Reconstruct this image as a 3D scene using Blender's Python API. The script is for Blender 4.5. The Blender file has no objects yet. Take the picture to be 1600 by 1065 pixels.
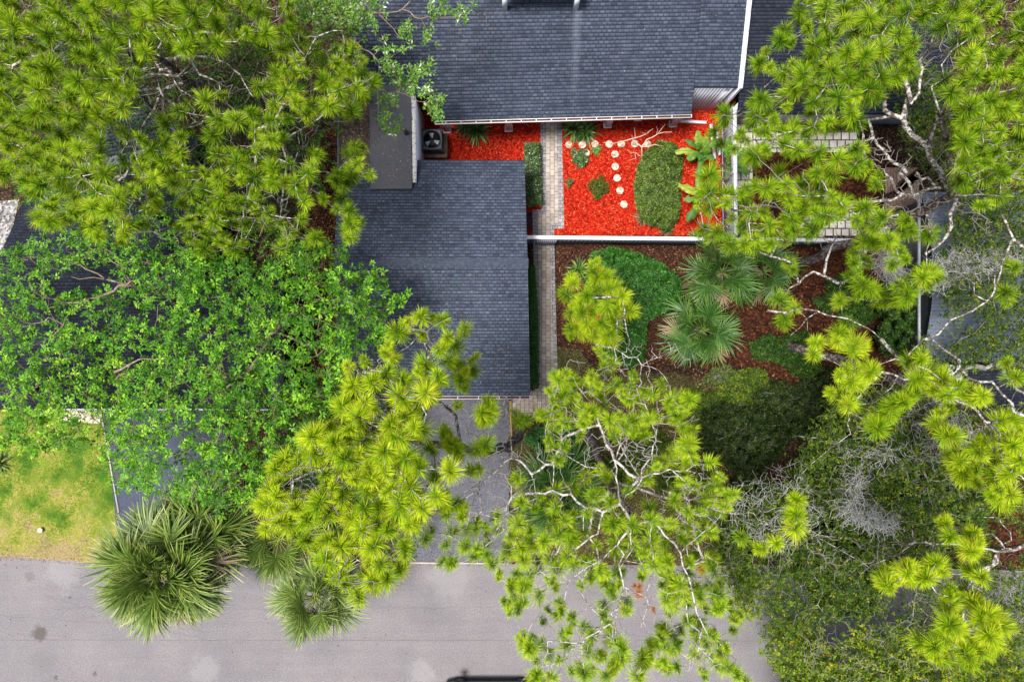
import bpy, math
import numpy as np
from mathutils import Vector, Matrix, Euler

# ------------------------------------------------------------------ camera, world, sun
SC = bpy.context.scene
COL = SC.collection
H = 33.0; F = 1089.0          # drone height, focal length in photo pixels (1600 wide)
cam = bpy.data.cameras.new('drone_camera'); cam_o = bpy.data.objects.new('drone_camera', cam); COL.objects.link(cam_o)
cam_o.location = (0, 0, H); cam_o.rotation_euler = (0, 0, 0)
cam.sensor_width = 36; cam.lens = 36*F/1600; cam.clip_start = 0.1; cam.clip_end = 400
SC.camera = cam_o
SUN_EL, SUN_AZ = math.radians(73), math.radians(-98)   # from the top-left of the picture
world = bpy.data.worlds.new('World'); SC.world = world; world.use_nodes = True
wn = world.node_tree
sky = wn.nodes.new('ShaderNodeTexSky'); sky.sky_type = 'NISHITA'; sky.sun_disc = False
sky.sun_elevation = SUN_EL; sky.sun_rotation = SUN_AZ; sky.air_density = 1.0; sky.dust_density = 4.0; sky.ozone_density = 1.0
wn.nodes['Background'].inputs['Strength'].default_value = 0.105
wn.links.new(sky.outputs[0], wn.nodes['Background'].inputs[0])
sl = bpy.data.lights.new('sun', 'SUN'); sl.energy = 4.1; sl.angle = math.radians(16); sl.color = (1, .97, .92)
so = bpy.data.objects.new('sun', sl); COL.objects.link(so)
sd = Vector((math.sin(SUN_AZ)*math.cos(SUN_EL), math.cos(SUN_AZ)*math.cos(SUN_EL), math.sin(SUN_EL)))
so.rotation_euler = sd.to_track_quat('Z', 'Y').to_euler(); so.location = (0, 0, 60)
SC.view_settings.view_transform = 'Standard'; SC.view_settings.look = 'None'
SC.view_settings.exposure = 0.75; SC.view_settings.gamma = 1
SC.render.engine = 'CYCLES'
SC.cycles.max_bounces = 5; SC.cycles.diffuse_bounces = 2; SC.cycles.transmission_bounces = 2; SC.cycles.glossy_bounces = 2

# ------------------------------------------------------------------ helpers
def W(px, py, z=0.0):
    s = (H-z)/F
    return np.array(((px-800)*s, (532.5-py)*s, z))
def WA(px, py, z):
    px, py, z = np.broadcast_arrays(np.asarray(px, float), np.asarray(py, float), np.asarray(z, float))
    s = (H-z)/F
    return np.stack([(px-800)*s, (532.5-py)*s, z], -1)
def pts(s, off=(0, 0), k=1/3.945):
    return [(off[0]+float(a.split(',')[0])*k, off[1]+float(a.split(',')[1])*k) for a in s.split()]

def tag(o, label=None, cat=None, group=None, kind=None, category=None):
    cat = cat or category
    if label: o['label'] = label
    if cat: o['category'] = cat
    if group: o['group'] = group
    if kind: o['kind'] = kind
    return o
def empty(name, loc, label, cat, group=None):
    o = bpy.data.objects.new(name, None); COL.objects.link(o); o.empty_display_size = .2
    o.location = Vector([float(c) for c in loc]); return tag(o, label, cat, group)

class MB:
    """mesh buffer: verts, polygons of any size, per-vertex float v, optional uv"""
    def __init__(s): s.V = []; s.n = 0; s.F = {}; s.A = []; s.UV = None; s.uvs = {}
    def add(s, v, f, a=0.5, uv=None):
        v = np.asarray(v, float).reshape(-1, 3); f = np.asarray(f, int)
        if f.size == 0: return s
        k = f.shape[1]
        s.F.setdefault(k, []).append(f+s.n); s.uvs.setdefault(k, []).append(uv if uv is not None else np.zeros((f.size, 2)))
        s.V.append(v); s.A.append(np.broadcast_to(np.asarray(a, float), (len(v),)).copy()); s.n += len(v); return s
    def box(s, c, d, rz=0, a=0.5, tilt=None):
        x, y, z = [q/2 for q in d]
        v = np.array([(i, j, k) for k in (-z, z) for i, j in ((-x, -y), (x, -y), (x, y), (-x, y))])
        if tilt is not None: v = v @ np.array(Euler(tilt).to_matrix()).T
        if rz: v = v @ np.array(Matrix.Rotation(rz, 3, 'Z')).T
        s.add(v+np.asarray(c), [(3, 2, 1, 0), (4, 5, 6, 7), (0, 1, 5, 4), (1, 2, 6, 5), (2, 3, 7, 6), (3, 0, 4, 7)], a); return s
    def wallbox(s, p, q, z0, z1, t, a=.5):
        """box along p->q (world xy) from z0 to z1 with thickness t"""
        p = np.array(p[:2], float); q = np.array(q[:2], float); d = q-p; L = np.linalg.norm(d)
        return s.box(((p+q)[0]/2, (p+q)[1]/2, (z0+z1)/2), (L, t, z1-z0), math.atan2(d[1], d[0]), a)
    def prism(s, poly, z0, z1, a=.5):
        n = len(poly); poly = [np.array(p[:2], float) for p in poly]
        v = [(*p, z0) for p in poly]+[(*p, z1) for p in poly]
        s.add(v, [list(range(n, 2*n))], a); s.add(v, [list(range(n))[::-1]], a)
        s.add(v, [(i, (i+1) % n, n+(i+1) % n, n+i) for i in range(n)], a); return s
    def lathe(s, c, prof, n=20, a=.5):
        v = [(c[0]+r*math.cos(2*math.pi*i/n), c[1]+r*math.sin(2*math.pi*i/n), c[2]+z) for r, z in prof for i in range(n)]
        f = [(j*n+i, j*n+(i+1) % n, (j+1)*n+(i+1) % n, (j+1)*n+i) for j in range(len(prof)-1) for i in range(n)]
        s.add(v, f, a); s.add(v, [list(range((len(prof)-1)*n, len(prof)*n))], a); return s
    def tubes(s, A, B, ra, rb, n=5, a=.5):
        A = np.asarray(A, float); B = np.asarray(B, float); N = len(A)
        if N == 0: return s
        ra = np.broadcast_to(ra, (N,)); rb = np.broadcast_to(rb, (N,))
        d = B-A; L = np.linalg.norm(d, axis=1, keepdims=True)+1e-9; d = d/L
        ref = np.where(np.abs(d[:, 2:3]) < .9, np.array([[0, 0, 1.]]), np.array([[1., 0, 0]]))
        u = np.cross(d, ref); u /= np.linalg.norm(u, axis=1, keepdims=True)+1e-9; w = np.cross(d, u)
        an = np.arange(n)*2*math.pi/n
        ring = u[:, None, :]*np.cos(an)[None, :, None]+w[:, None, :]*np.sin(an)[None, :, None]
        A2 = A-d*ra[:, None]*.35; B2 = B+d*rb[:, None]*.35
        v = np.concatenate([A2[:, None]+ring*ra[:, None, None], B2[:, None]+ring*rb[:, None, None]], 1)
        i = np.arange(n); j = (i+1) % n
        f = np.stack([i, j, j+n, i+n], 1)[None]+(np.arange(N)*2*n)[:, None, None]
        av = np.repeat(np.broadcast_to(a, (N,)), 2*n)
        s.add(v, f.reshape(-1, 4), av); return s
    def build(s, name, mat, parent=None, smooth=False, origin=None, **kw):
        V = np.concatenate(s.V); A = np.concatenate(s.A)
        if parent is not None: off = np.array(parent.matrix_world.translation) if parent.parent else np.array(parent.location)
        elif origin is not None: off = np.asarray(origin, float)
        else:
            off = (V.min(0)+V.max(0))/2; off[2] = V[:, 2].min()
        if parent is not None and parent.type == 'MESH' : off = np.array(parent.get('_o', (0, 0, 0)))
        me = bpy.data.meshes.new(name); me.vertices.add(len(V)); me.vertices.foreach_set('co', (V-off).astype(np.float32).ravel())
        loops = []; tot = []; uv = []
        for k in sorted(s.F):
            f = np.concatenate(s.F[k]); loops.append(f.ravel()); tot.append(np.full(len(f), k)); uv.append(np.concatenate(s.uvs[k]))
        loops = np.concatenate(loops); tot = np.concatenate(tot); uv = np.concatenate(uv)
        me.loops.add(len(loops)); me.loops.foreach_set('vertex_index', loops.astype(np.int32))
        me.polygons.add(len(tot)); me.polygons.foreach_set('loop_start', (np.cumsum(tot)-tot).astype(np.int32))
        me.polygons.foreach_set('loop_total', tot.astype(np.int32))
        if smooth: me.polygons.foreach_set('use_smooth', np.ones(len(tot), bool))
        if np.abs(uv).sum() > 0:
            l = me.uv_layers.new(name='UVMap'); l.data.foreach_set('uv', uv.astype(np.float32).ravel())
        at = me.attributes.new('v', 'FLOAT', 'POINT'); at.data.foreach_set('value', A.astype(np.float32))
        me.update(calc_edges=True); me.materials.append(mat)
        o = bpy.data.objects.new(name, me); COL.objects.link(o)
        if parent is not None:
            o.parent = parent
        else: o.location = Vector([float(c) for c in off])
        o['_o'] = [float(c) for c in off]
        tag(o, **kw); return o

# ------------------------------------------------------------------ materials
MAT = {}
def nmat(name, rough=.8, spec=.3):
    m = bpy.data.materials.new(name); m.use_nodes = True; nt = m.node_tree
    b = nt.nodes['Principled BSDF']; b.inputs['Roughness'].default_value = rough; b.inputs['Specular IOR Level'].default_value = spec
    MAT[name] = m; return m, nt, b
def N(nt, t, **kw):
    n = nt.nodes.new(t)
    for k, v in kw.items():
        if k in n.inputs: n.inputs[k].default_value = v
        else: setattr(n, k, v)
    return n
def ramp(nt, fac, stops, interp='LINEAR'):
    r = nt.nodes.new('ShaderNodeValToRGB'); r.color_ramp.interpolation = interp
    e = r.color_ramp.elements
    while len(e) < len(stops): e.new(.5)
    for q, (p, c) in zip(e, stops): q.position = p; q.color = (*c, 1)
    nt.links.new(fac, r.inputs[0]); return r.outputs[0]
def mixc(nt, a, b, fac, mode='MIX'):
    m = nt.nodes.new('ShaderNodeMix'); m.data_type = 'RGBA'; m.blend_type = mode
    for i, v in ((0, fac), (6, a), (7, b)):
        if hasattr(v, 'links') or isinstance(v, bpy.types.NodeSocket): nt.links.new(v, m.inputs[i])
        else: m.inputs[i].default_value = v if i == 0 else (*v, 1)
    return m.outputs[2]
def coords(nt, kind='Object'):
    return nt.nodes.new('ShaderNodeTexCoord').outputs[kind]
def wpos(nt): return nt.nodes.new('ShaderNodeNewGeometry').outputs['Position']
def noise(nt, vec, scale, detail=4, rough=.6, out='Fac'):
    n = N(nt, 'ShaderNodeTexNoise', Scale=scale, Detail=detail, Roughness=rough); nt.links.new(vec, n.inputs['Vector']); return n.outputs[out]
def bump(nt, b, h, s=.5, d=.02):
    k = N(nt, 'ShaderNodeBump', Strength=s, Distance=d); nt.links.new(h, k.inputs['Height']); nt.links.new(k.outputs[0], b.inputs['Normal'])

def plain(name, c, rough=.6, spec=.4, var=.15, metal=0, sc=6):
    m, nt, b = nmat(name, rough, spec); b.inputs['Metallic'].default_value = metal
    f = noise(nt, coords(nt), sc)
    col = ramp(nt, f, [(.3, [x*(1-var) for x in c]), (.7, [min(1, x*(1+var)) for x in c])]); nt.links.new(col, b.inputs['Base Color'])
    return m
def leafmat(name, stops, trans=.35, rough=.5, spec=.35):
    m, nt, b = nmat(name, rough, spec)
    at = N(nt, 'ShaderNodeAttribute', attribute_name='v')
    col = ramp(nt, at.outputs['Fac'], stops)
    nt.links.new(col, b.inputs['Base Color'])
    tr = nt.nodes.new('ShaderNodeBsdfTranslucent'); 
    tc = mixc(nt, col, (1, 1, .35), .8, 'MULTIPLY'); g = N(nt, 'ShaderNodeGamma', Gamma=.85); nt.links.new(tc, g.inputs[0])
    nt.links.new(g.outputs[0], tr.inputs[0])
    ms = N(nt, 'ShaderNodeMixShader'); ms.inputs[0].default_value = trans
    nt.links.new(b.outputs[0], ms.inputs[1]); nt.links.new(tr.outputs[0], ms.inputs[2])
    nt.links.new(ms.outputs[0], nt.nodes['Material Output'].inputs[0]); return m
def brick(nt, vec, c1, c2, mortar, w, h, ms=.01, offset=.5, bias=0, sm=.1, **kw):
    k = N(nt, 'ShaderNodeTexBrick', Scale=1.0); k.inputs['Color1'].default_value = (*c1, 1); k.inputs['Color2'].default_value = (*c2, 1)
    k.inputs['Mortar'].default_value = (*mortar, 1); k.inputs['Mortar Size'].default_value = ms; k.inputs['Mortar Smooth'].default_value = sm
    k.inputs['Bias'].default_value = bias; k.inputs['Brick Width'].default_value = w; k.inputs['Row Height'].default_value = h; k.offset = offset
    nt.links.new(vec, k.inputs['Vector']); return k
def shingles(name, tint=(1, 1, 1), stain=False):
    m, nt, b = nmat(name, .85, .25); uv = nt.nodes.new('ShaderNodeUVMap').outputs[0]
    t = lambda c: [x*y for x, y in zip(c, tint)]
    k = brick(nt, uv, t((.022, .028, .046)), t((.070, .087, .128)), t((.012, .015, .026)), .23, .145, .026, .43, 0, .5)  # dark joint colour paints the shadow line between shingle courses
    k2 = brick(nt, uv, t((.030, .038, .060)), t((.060, .075, .112)), t((.04, .05, .075)), .61, .145, .002, .29)
    c = mixc(nt, k.outputs[0], k2.outputs[0], .35)
    tb = brick(nt, uv, (0, 0, 0), (1, 1, 1), (0, 0, 0), .21, .145, .045, .5, -.35, .3); c = mixc(nt, c, t((.135, .16, .215)), tb.outputs[0]); c.node.inputs[0].default_value = 0
    ml = N(nt, 'ShaderNodeMath', operation='MULTIPLY'); ml.inputs[1].default_value = .55; nt.links.new(tb.outputs[0], ml.inputs[0]); nt.links.new(ml.outputs[0], c.node.inputs[0])
    big = ramp(nt, noise(nt, uv, .35, 5, .65), [(.3, (.82, .82, .86)), (.72, (1.14, 1.14, 1.12))]); c = mixc(nt, c, big, 1.0, 'MULTIPLY')
    gr = ramp(nt, noise(nt, uv, 16, 4, .85), [(.28, (.55, .55, .58)), (.72, (1.45, 1.45, 1.42))]); c = mixc(nt, c, gr, 1.0, 'MULTIPLY')
    if stain:   # pale run-off streak below the dormer post
        sx = N(nt, 'ShaderNodeSeparateXYZ'); nt.links.new(wpos(nt), sx.inputs[0])
        nn = noise(nt, wpos(nt), 1.3, 4)
        a = N(nt, 'ShaderNodeMath', operation='ADD'); nt.links.new(sx.outputs[0], a.inputs[0]); a.inputs[1].default_value = -2.68
        a2 = N(nt, 'ShaderNodeMath', operation='ABSOLUTE'); nt.links.new(a.outputs[0], a2.inputs[0])
        mr = N(nt, 'ShaderNodeMapRange'); mr.inputs[1].default_value = .02; mr.inputs[2].default_value = .24; mr.inputs[3].default_value = .55; mr.inputs[4].default_value = 0
        nt.links.new(a2.outputs[0], mr.inputs[0])
        my = N(nt, 'ShaderNodeMapRange'); my.inputs[1].default_value = 9.8; my.inputs[2].default_value = 13.6; nt.links.new(sx.outputs[1], my.inputs[0])
        p = N(nt, 'ShaderNodeMath', operation='MULTIPLY'); nt.links.new(mr.outputs[0], p.inputs[0]); nt.links.new(my.outputs[0], p.inputs[1])
        p2 = N(nt, 'ShaderNodeMath', operation='MULTIPLY'); nt.links.new(p.outputs[0], p2.inputs[0]); nt.links.new(nn, p2.inputs[1])
        c = mixc(nt, c, (.25, .28, .33), p2.outputs[0])
    nt.links.new(c, b.inputs['Base Color']); bump(nt, b, noise(nt, uv, 60, 2), .3, .004); return m

shingles('shingle_main', (1.03, 1.04, .99), stain=True); shingles('shingle_garage', (1.06, 1.07, 1.02)); shingles('shingle_dark', (.33, .33, .36))
plain('white_paint', (.72, .72, .76), .45, .5, .06); plain('white_wall', (.60, .60, .68), .6, .4, .08)
plain('fence_grey', (.11, .12, .155), .7, .3, .2); plain('black_metal', (.012, .013, .015), .35, .5, .2); plain('grey_metal', (.055, .065, .075), .45, .5, .15)
plain('blade_metal', (.62, .64, .68), .4, .6, .1); plain('concrete_pad', (.22, .17, .13), .9, .2, .2)
plain('membrane', (.075, .078, .088), .9, .2, .2, 0, 14); plain('membrane_brown', (.07, .06, .055), .9, .2, .35, 0, 5)
plain('car_paint', (.008, .010, .016), .12, .7, .05); plain('rubber', (.012, .012, .012), .8, .3, .1)
plain('tan_wood', (.30, .20, .08), .8, .2, .3); plain('dark_wood', (.045, .025, .018), .8, .2, .3); plain('deck_wood', (.36, .24, .17), .8, .2, .25)
plain('stem_green', (.10, .16, .03), .6, .3, .2); plain('grate', (.02, .022, .025), .6, .4, .3); plain('bud', (.30, .22, .07), .6, .3, .3)
m, nt, b = nmat('glass_dark', .06, .8); b.inputs['Base Color'].default_value = (.01, .012, .015, 1)
def speckle(name, base, dark, amount=.5, sc=30):
    m, nt, b = nmat(name, .85, .25); f = noise(nt, wpos(nt), sc, 4, .7)
    nt.links.new(ramp(nt, f, [(amount-.12, dark), (amount, base), (1, [min(1, x*1.1) for x in base])]), b.inputs['Base Color']); return m
speckle('stained_white', (.66, .63, .6), (.07, .06, .05), .47, 9)
# stepping stones, pavers
m, nt, b = nmat('stone_white', .85, .25); f = noise(nt, wpos(nt), 4.5, 6, .75)
nt.links.new(ramp(nt, f, [(.38, (.24, .18, .13)), (.6, (.62, .57, .47))]), b.inputs['Base Color'])
def pavers(name, c1, c2, mort, w, h, rot=False, ms=.012):
    m, nt, b = nmat(name, .85, .25); p = wpos(nt)
    if rot:
        mp = N(nt, 'ShaderNodeMapping'); mp.inputs['Rotation'].default_value = (0, 0, math.pi/2); nt.links.new(p, mp.inputs[0]); p2 = mp.outputs[0]
    else: p2 = p
    k = brick(nt, p2, c1, c2, mort, w, h, ms)
    nz = ramp(nt, noise(nt, p, 2.2, 6, .7), [(.3, (.68, .66, .64)), (.65, (1.15, 1.14, 1.12))])
    c = mixc(nt, k.outputs[0], nz, 1.0, 'MULTIPLY')
    nt.links.new(c, b.inputs['Base Color']); bump(nt, b, k.outputs['Fac'], -.6, .01); return m
pavers('paver_light', (.40, .345, .30), (.27, .235, .215), (.11, .095, .085), .30, .2, True)
pavers('paver_grey', (.20, .195, .21), (.30, .29, .30), (.07, .065, .065), .24, .17, False)
pavers('patio_slab', (.62, .58, .54), (.48, .46, .44), (.06, .055, .05), .38, .38, False, .03)
pavers('deck_slab', (.55, .45, .38), (.42, .34, .29), (.05, .04, .04), 3, .16, False, .015)
# asphalt road
m, nt, b = nmat('road_asphalt', .9, .2); p = wpos(nt)
c = ramp(nt, noise(nt, p, 15, 5, .95), [(.3, (.085, .080, .081)), (.5, (.162, .153, .157)), (.7, (.27, .256, .262))])
c = mixc(nt, c, ramp(nt, noise(nt, p, .33, 5, .6), [(.3, (.80, .80, .84)), (.7, (1.1, 1.08, 1.06))]), 1.0, 'MULTIPLY')
mp = N(nt, 'ShaderNodeMapping'); mp.inputs['Scale'].default_value = (.05, 1.1, 1); nt.links.new(p, mp.inputs[0])
c = mixc(nt, c, ramp(nt, noise(nt, mp.outputs[0], 2.5, 3, .5), [(.35, (.965, .965, .965)), (.65, (1.03, 1.03, 1.03))]), 1.0, 'MULTIPLY')
v = N(nt, 'ShaderNodeTexVoronoi', Scale=1.4); nt.links.new(p, v.inputs['Vector'])
spots = ramp(nt, v.outputs['Distance'], [(.03, (.18, .18, .2)), (.06, (1, 1, 1))]); c = mixc(nt, c, spots, .85, 'MULTIPLY')
def spot(c, px, py, r, col, st, nz=2.4):
    q = W(px, py); wob = noise(nt, p, 1.8/max(r, .3), 6, .8, 'Color'); vm = N(nt, 'ShaderNodeVectorMath', operation='SUBTRACT'); nt.links.new(p, vm.inputs[0]); vm.inputs[1].default_value = tuple(q)
    w1 = N(nt, 'ShaderNodeVectorMath', operation='SUBTRACT'); nt.links.new(wob, w1.inputs[0]); w1.inputs[1].default_value = (.5, .5, .5); w2 = N(nt, 'ShaderNodeVectorMath', operation='SCALE'); w2.inputs['Scale'].default_value = r*nz; nt.links.new(w1.outputs[0], w2.inputs[0])
    ad = N(nt, 'ShaderNodeVectorMath', operation='ADD'); nt.links.new(vm.outputs[0], ad.inputs[0]); nt.links.new(w2.outputs[0], ad.inputs[1]); ln_ = N(nt, 'ShaderNodeVectorMath', operation='LENGTH'); nt.links.new(ad.outputs[0], ln_.inputs[0])
    mr = N(nt, 'ShaderNodeMapRange'); mr.interpolation_type = 'SMOOTHSTEP'; mr.inputs[1].default_value = r*.55; mr.inputs[2].default_value = r*1.15; mr.inputs[3].default_value = st; mr.inputs[4].default_value = 0; nt.links.new(ln_.outputs['Value'], mr.inputs[0])
    return mixc(nt, c, col, mr.outputs[0])
c = spot(c, 62, 989, .40, (.065, .058, .05), .8); c = spot(c, 46, 900, .26, (.11, .10, .09), .6); c = spot(c, 66, 1030, .6, (.13, .125, .12), .3)
c = spot(c, 660, 1052, .7, (.27, .26, .26), .3); c = spot(c, 700, 905, 1.1, (.25, .24, .24), .3); c = spot(c, 100, 893, .9, (.27, .26, .26), .3); c = spot(c, 320, 1045, .8, (.27, .26, .26), .3)
nt.links.new(c, b.inputs['Base Color']); bump(nt, b, noise(nt, p, 60, 2), .4, .006)
plain('crack', (.10, .095, .09), .9, .1, .2); plain('oil_stain', (.060, .055, .05), .6, .3, .35, 0, 9); plain('scuff_pale', (.33, .32, .33), .9, .2, .12, 0, 4)
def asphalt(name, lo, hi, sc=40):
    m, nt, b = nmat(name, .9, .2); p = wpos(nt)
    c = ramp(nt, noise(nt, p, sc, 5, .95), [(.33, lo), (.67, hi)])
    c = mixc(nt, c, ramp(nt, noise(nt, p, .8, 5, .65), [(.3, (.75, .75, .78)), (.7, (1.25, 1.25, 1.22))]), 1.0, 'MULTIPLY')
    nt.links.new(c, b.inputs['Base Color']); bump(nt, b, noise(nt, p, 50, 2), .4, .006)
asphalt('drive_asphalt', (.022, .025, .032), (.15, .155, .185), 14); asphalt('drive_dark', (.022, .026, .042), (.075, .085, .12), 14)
asphalt('kerb_concrete', (.30, .29, .28), (.42, .41, .4))
# soils
def soil(name, stops, sc=22, big=None):
    m, nt, b = nmat(name, .95, .1); p = wpos(nt)
    v = N(nt, 'ShaderNodeTexVoronoi', Scale=sc); v.inputs['Randomness'].default_value = 1
    dp = N(nt, 'ShaderNodeMapping'); dp.inputs['Scale'].default_value = (1, 1, 1); nt.links.new(p, dp.inputs[0])
    wv = mixc(nt, p, noise(nt, p, 9, 3, .6, 'Color'), .06, 'ADD'); nt.links.new(wv, v.inputs['Vector'])
    sep = N(nt, 'ShaderNodeSeparateColor'); nt.links.new(v.outputs['Color'], sep.inputs[0])
    c = ramp(nt, sep.outputs[0], stops)
    c = mixc(nt, c, ramp(nt, noise(nt, p, .9, 5, .6), big or [(.3, (.7, .7, .7)), (.7, (1.2, 1.2, 1.2))]), 1.0, 'MULTIPLY')
    nt.links.new(c, b.inputs['Base Color']); bump(nt, b, v.outputs['Distance'], .8, .03); return m
soil('red_mulch', [(0, (.11, .003, .002)), (.4, (.31, .007, .003)), (.8, (.47, .020, .005)), (1, (.60, .10, .03))], 13, [(.3, (.62, .5, .5)), (.7, (1.1, 1.3, 1.3))])
soil('brown_mulch', [(0, (.012, .006, .004)), (.6, (.045, .018, .01)), (.9, (.08, .035, .02)), (1, (.20, .11, .07))], 20)
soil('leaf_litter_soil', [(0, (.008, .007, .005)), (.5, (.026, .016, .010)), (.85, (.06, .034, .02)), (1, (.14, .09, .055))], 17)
soil('weed_soil', [(0, (.012, .016, .006)), (.4, (.04, .045, .014)), (.75, (.075, .06, .024)), (1, (.16, .12, .06))], 22)
soil('rust_mulch', [(0, (.012, .006, .004)), (.6, (.036, .012, .006)), (1, (.11, .036, .015))], 12)
soil('white_gravel', [(0, (.05, .05, .05)), (.5, (.19, .185, .18)), (1, (.42, .40, .38))], 9)
m, nt, b = nmat('lawn_soil', .95, .1); p = wpos(nt)
sx = N(nt, 'ShaderNodeSeparateXYZ'); nt.links.new(p, sx.inputs[0]); my = N(nt, 'ShaderNodeMapRange'); my.inputs[1].default_value = -8.3; my.inputs[2].default_value = -10.4; my.inputs[3].default_value = .03; my.inputs[4].default_value = -.17; nt.links.new(sx.outputs[1], my.inputs[0])
ad = N(nt, 'ShaderNodeMath', operation='ADD'); nt.links.new(noise(nt, p, .75, 7, .68), ad.inputs[0]); nt.links.new(my.outputs[0], ad.inputs[1])
c = ramp(nt, ad.outputs[0], [(.34, (.27, .20, .11)), (.45, (.25, .24, .05)), (.54, (.13, .19, .02)), (.66, (.035, .11, .010))])
c = mixc(nt, c, ramp(nt, noise(nt, p, 30, 4, .8), [(.3, (.6, .6, .6)), (.7, (1.4, 1.4, 1.4))]), 1.0, 'MULTIPLY'); nt.links.new(c, b.inputs['Base Color'])
m, nt, b = nmat('chip_red', .9, .15)
at = N(nt, 'ShaderNodeAttribute', attribute_name='v'); nt.links.new(ramp(nt, at.outputs['Fac'], [(0, (.09, .003, .002)), (.5, (.37, .010, .004)), (.93, (.57, .040, .009)), (1, (.62, .17, .07))]), b.inputs['Base Color'])
m, nt, b = nmat('litter', .9, .15)
at = N(nt, 'ShaderNodeAttribute', attribute_name='v'); nt.links.new(ramp(nt, at.outputs['Fac'], [(0, (.07, .03, .015)), (.5, (.20, .08, .03)), (.85, (.38, .18, .07)), (1, (.55, .40, .25))]), b.inputs['Base Color'])
m, nt, b = nmat('litter_dark', .9, .15)
at = N(nt, 'ShaderNodeAttribute', attribute_name='v'); nt.links.new(ramp(nt, at.outputs['Fac'], [(0, (.03, .012, .007)), (.5, (.08, .028, .012)), (.85, (.20, .08, .035)), (1, (.42, .27, .16))]), b.inputs['Base Color'])
# bark
def bark(name, c1, c2, lich, amt=.5, sc=5):
    m, nt, b = nmat(name, .95, .1); p = wpos(nt)
    c = ramp(nt, noise(nt, p, 14, 4, .7), [(.3, c1), (.7, c2)])
    l = ramp(nt, noise(nt, p, sc, 5, .75), [(amt-.03, (0, 0, 0)), (amt+.03, (1, 1, 1))])
    c = mixc(nt, c, lich, l); nt.links.new(c, b.inputs['Base Color']); bump(nt, b, noise(nt, p, 20, 3), .6, .02)
bark('pine_bark', (.06, .038, .030), (.16, .12, .10), (.40, .385, .365), .51)
bark('dead_bark', (.22, .19, .17), (.36, .33, .31), (.50, .485, .46), .46)
bark('oak_bark', (.10, .09, .08), (.22, .20, .18), (.36, .36, .34), .55)
bark('maple_bark', (.15, .085, .055), (.26, .17, .12), (.34, .30, .25), .62)
def wood(name, trunk, limb, dead, lich, amt=.5, sc=5):
    m, nt, b = nmat(name, .95, .1); p = wpos(nt); at = N(nt, 'ShaderNodeAttribute', attribute_name='v')
    f = noise(nt, p, 14, 4, .7)
    def two(c): return ramp(nt, f, [(.3, [x*.65 for x in c]), (.7, [x*1.3 for x in c])])
    def thr(lo, hi):
        mr = N(nt, 'ShaderNodeMapRange'); mr.inputs[1].default_value = lo; mr.inputs[2].default_value = hi; nt.links.new(at.outputs['Fac'], mr.inputs[0]); return mr.outputs[0]
    c = mixc(nt, two(trunk), two(limb), thr(.2, .4)); l = ramp(nt, noise(nt, p, sc, 5, .75), [(amt-.03, (0, 0, 0)), (amt+.03, (1, 1, 1))])
    l2 = N(nt, 'ShaderNodeMath', operation='MULTIPLY'); nt.links.new(l, l2.inputs[0]); nt.links.new(thr(-.25, .35), l2.inputs[1])
    c = mixc(nt, c, lich, l2.outputs[0]); c = mixc(nt, c, two(dead), thr(.7, .9))
    nt.links.new(c, b.inputs['Base Color']); bump(nt, b, noise(nt, p, 20, 3), .6, .02)
wood('pine_wood', (.075, .05, .04), (.11, .085, .07), (.20, .175, .155), (.45, .435, .41), .52, 7)
wood('pine_wood_pale', (.075, .05, .04), (.17, .145, .125), (.32, .295, .275), (.46, .44, .42), .5, 7)
wood('oak_wood', (.12, .11, .10), (.15, .14, .125), (.20, .185, .17), (.30, .30, .28), .55)
wood('maple_wood', (.16, .10, .07), (.20, .145, .11), (.25, .2, .18), (.34, .30, .25), .60)
bark('palm_bark', (.08, .055, .04), (.19, .14, .10), (.3, .26, .2), .62)
bark('moss_grey', (.22, .22, .21), (.38, .37, .36), (.46, .46, .44), .5)
# foliage
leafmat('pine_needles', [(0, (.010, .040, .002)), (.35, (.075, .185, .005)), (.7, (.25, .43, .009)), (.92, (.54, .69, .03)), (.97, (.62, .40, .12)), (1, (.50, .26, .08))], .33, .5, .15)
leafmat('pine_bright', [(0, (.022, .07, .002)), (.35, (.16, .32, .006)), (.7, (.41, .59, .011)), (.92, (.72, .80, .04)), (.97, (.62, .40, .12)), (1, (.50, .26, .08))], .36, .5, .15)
leafmat('maple_leaves', [(0, (.012, .06, .004)), (.45, (.055, .19, .007)), (.85, (.20, .44, .014)), (1, (.44, .62, .05))], .32, .5, .25)
leafmat('laurel_leaves', [(0, (.04, .12, .01)), (.6, (.12, .26, .02)), (.86, (.22, .36, .05)), (.9, (.5, .55, .42)), (1, (.7, .72, .66))], .3)
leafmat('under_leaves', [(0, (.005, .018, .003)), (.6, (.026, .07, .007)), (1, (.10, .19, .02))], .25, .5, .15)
leafmat('oak_leaves', [(0, (.007, .020, .003)), (.45, (.036, .075, .007)), (.8, (.13, .19, .014)), (.95, (.28, .26, .02)), (1, (.30, .12, .02))], .3, .5, .15)
leafmat('oak_bright', [(0, (.02, .045, .004)), (.45, (.09, .16, .010)), (.8, (.26, .33, .02)), (.93, (.42, .30, .02)), (1, (.42, .15, .02))], .35, .5, .15)
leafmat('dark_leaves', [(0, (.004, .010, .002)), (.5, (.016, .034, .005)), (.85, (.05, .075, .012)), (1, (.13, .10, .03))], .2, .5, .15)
leafmat('hedge_leaves', [(0, (.008, .045, .005)), (.55, (.03, .13, .012)), (.9, (.09, .26, .03)), (1, (.22, .42, .10))], .25)
leafmat('bush_leaves', [(0, (.015, .035, .004)), (.55, (.065, .12, .010)), (.9, (.17, .24, .03)), (1, (.28, .34, .07))], .25)
leafmat('variegated', [(0, (.012, .04, .008)), (.7, (.06, .14, .02)), (.84, (.12, .20, .04)), (.9, (.6, .6, .55)), (1, (.8, .8, .75))], .2)
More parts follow.
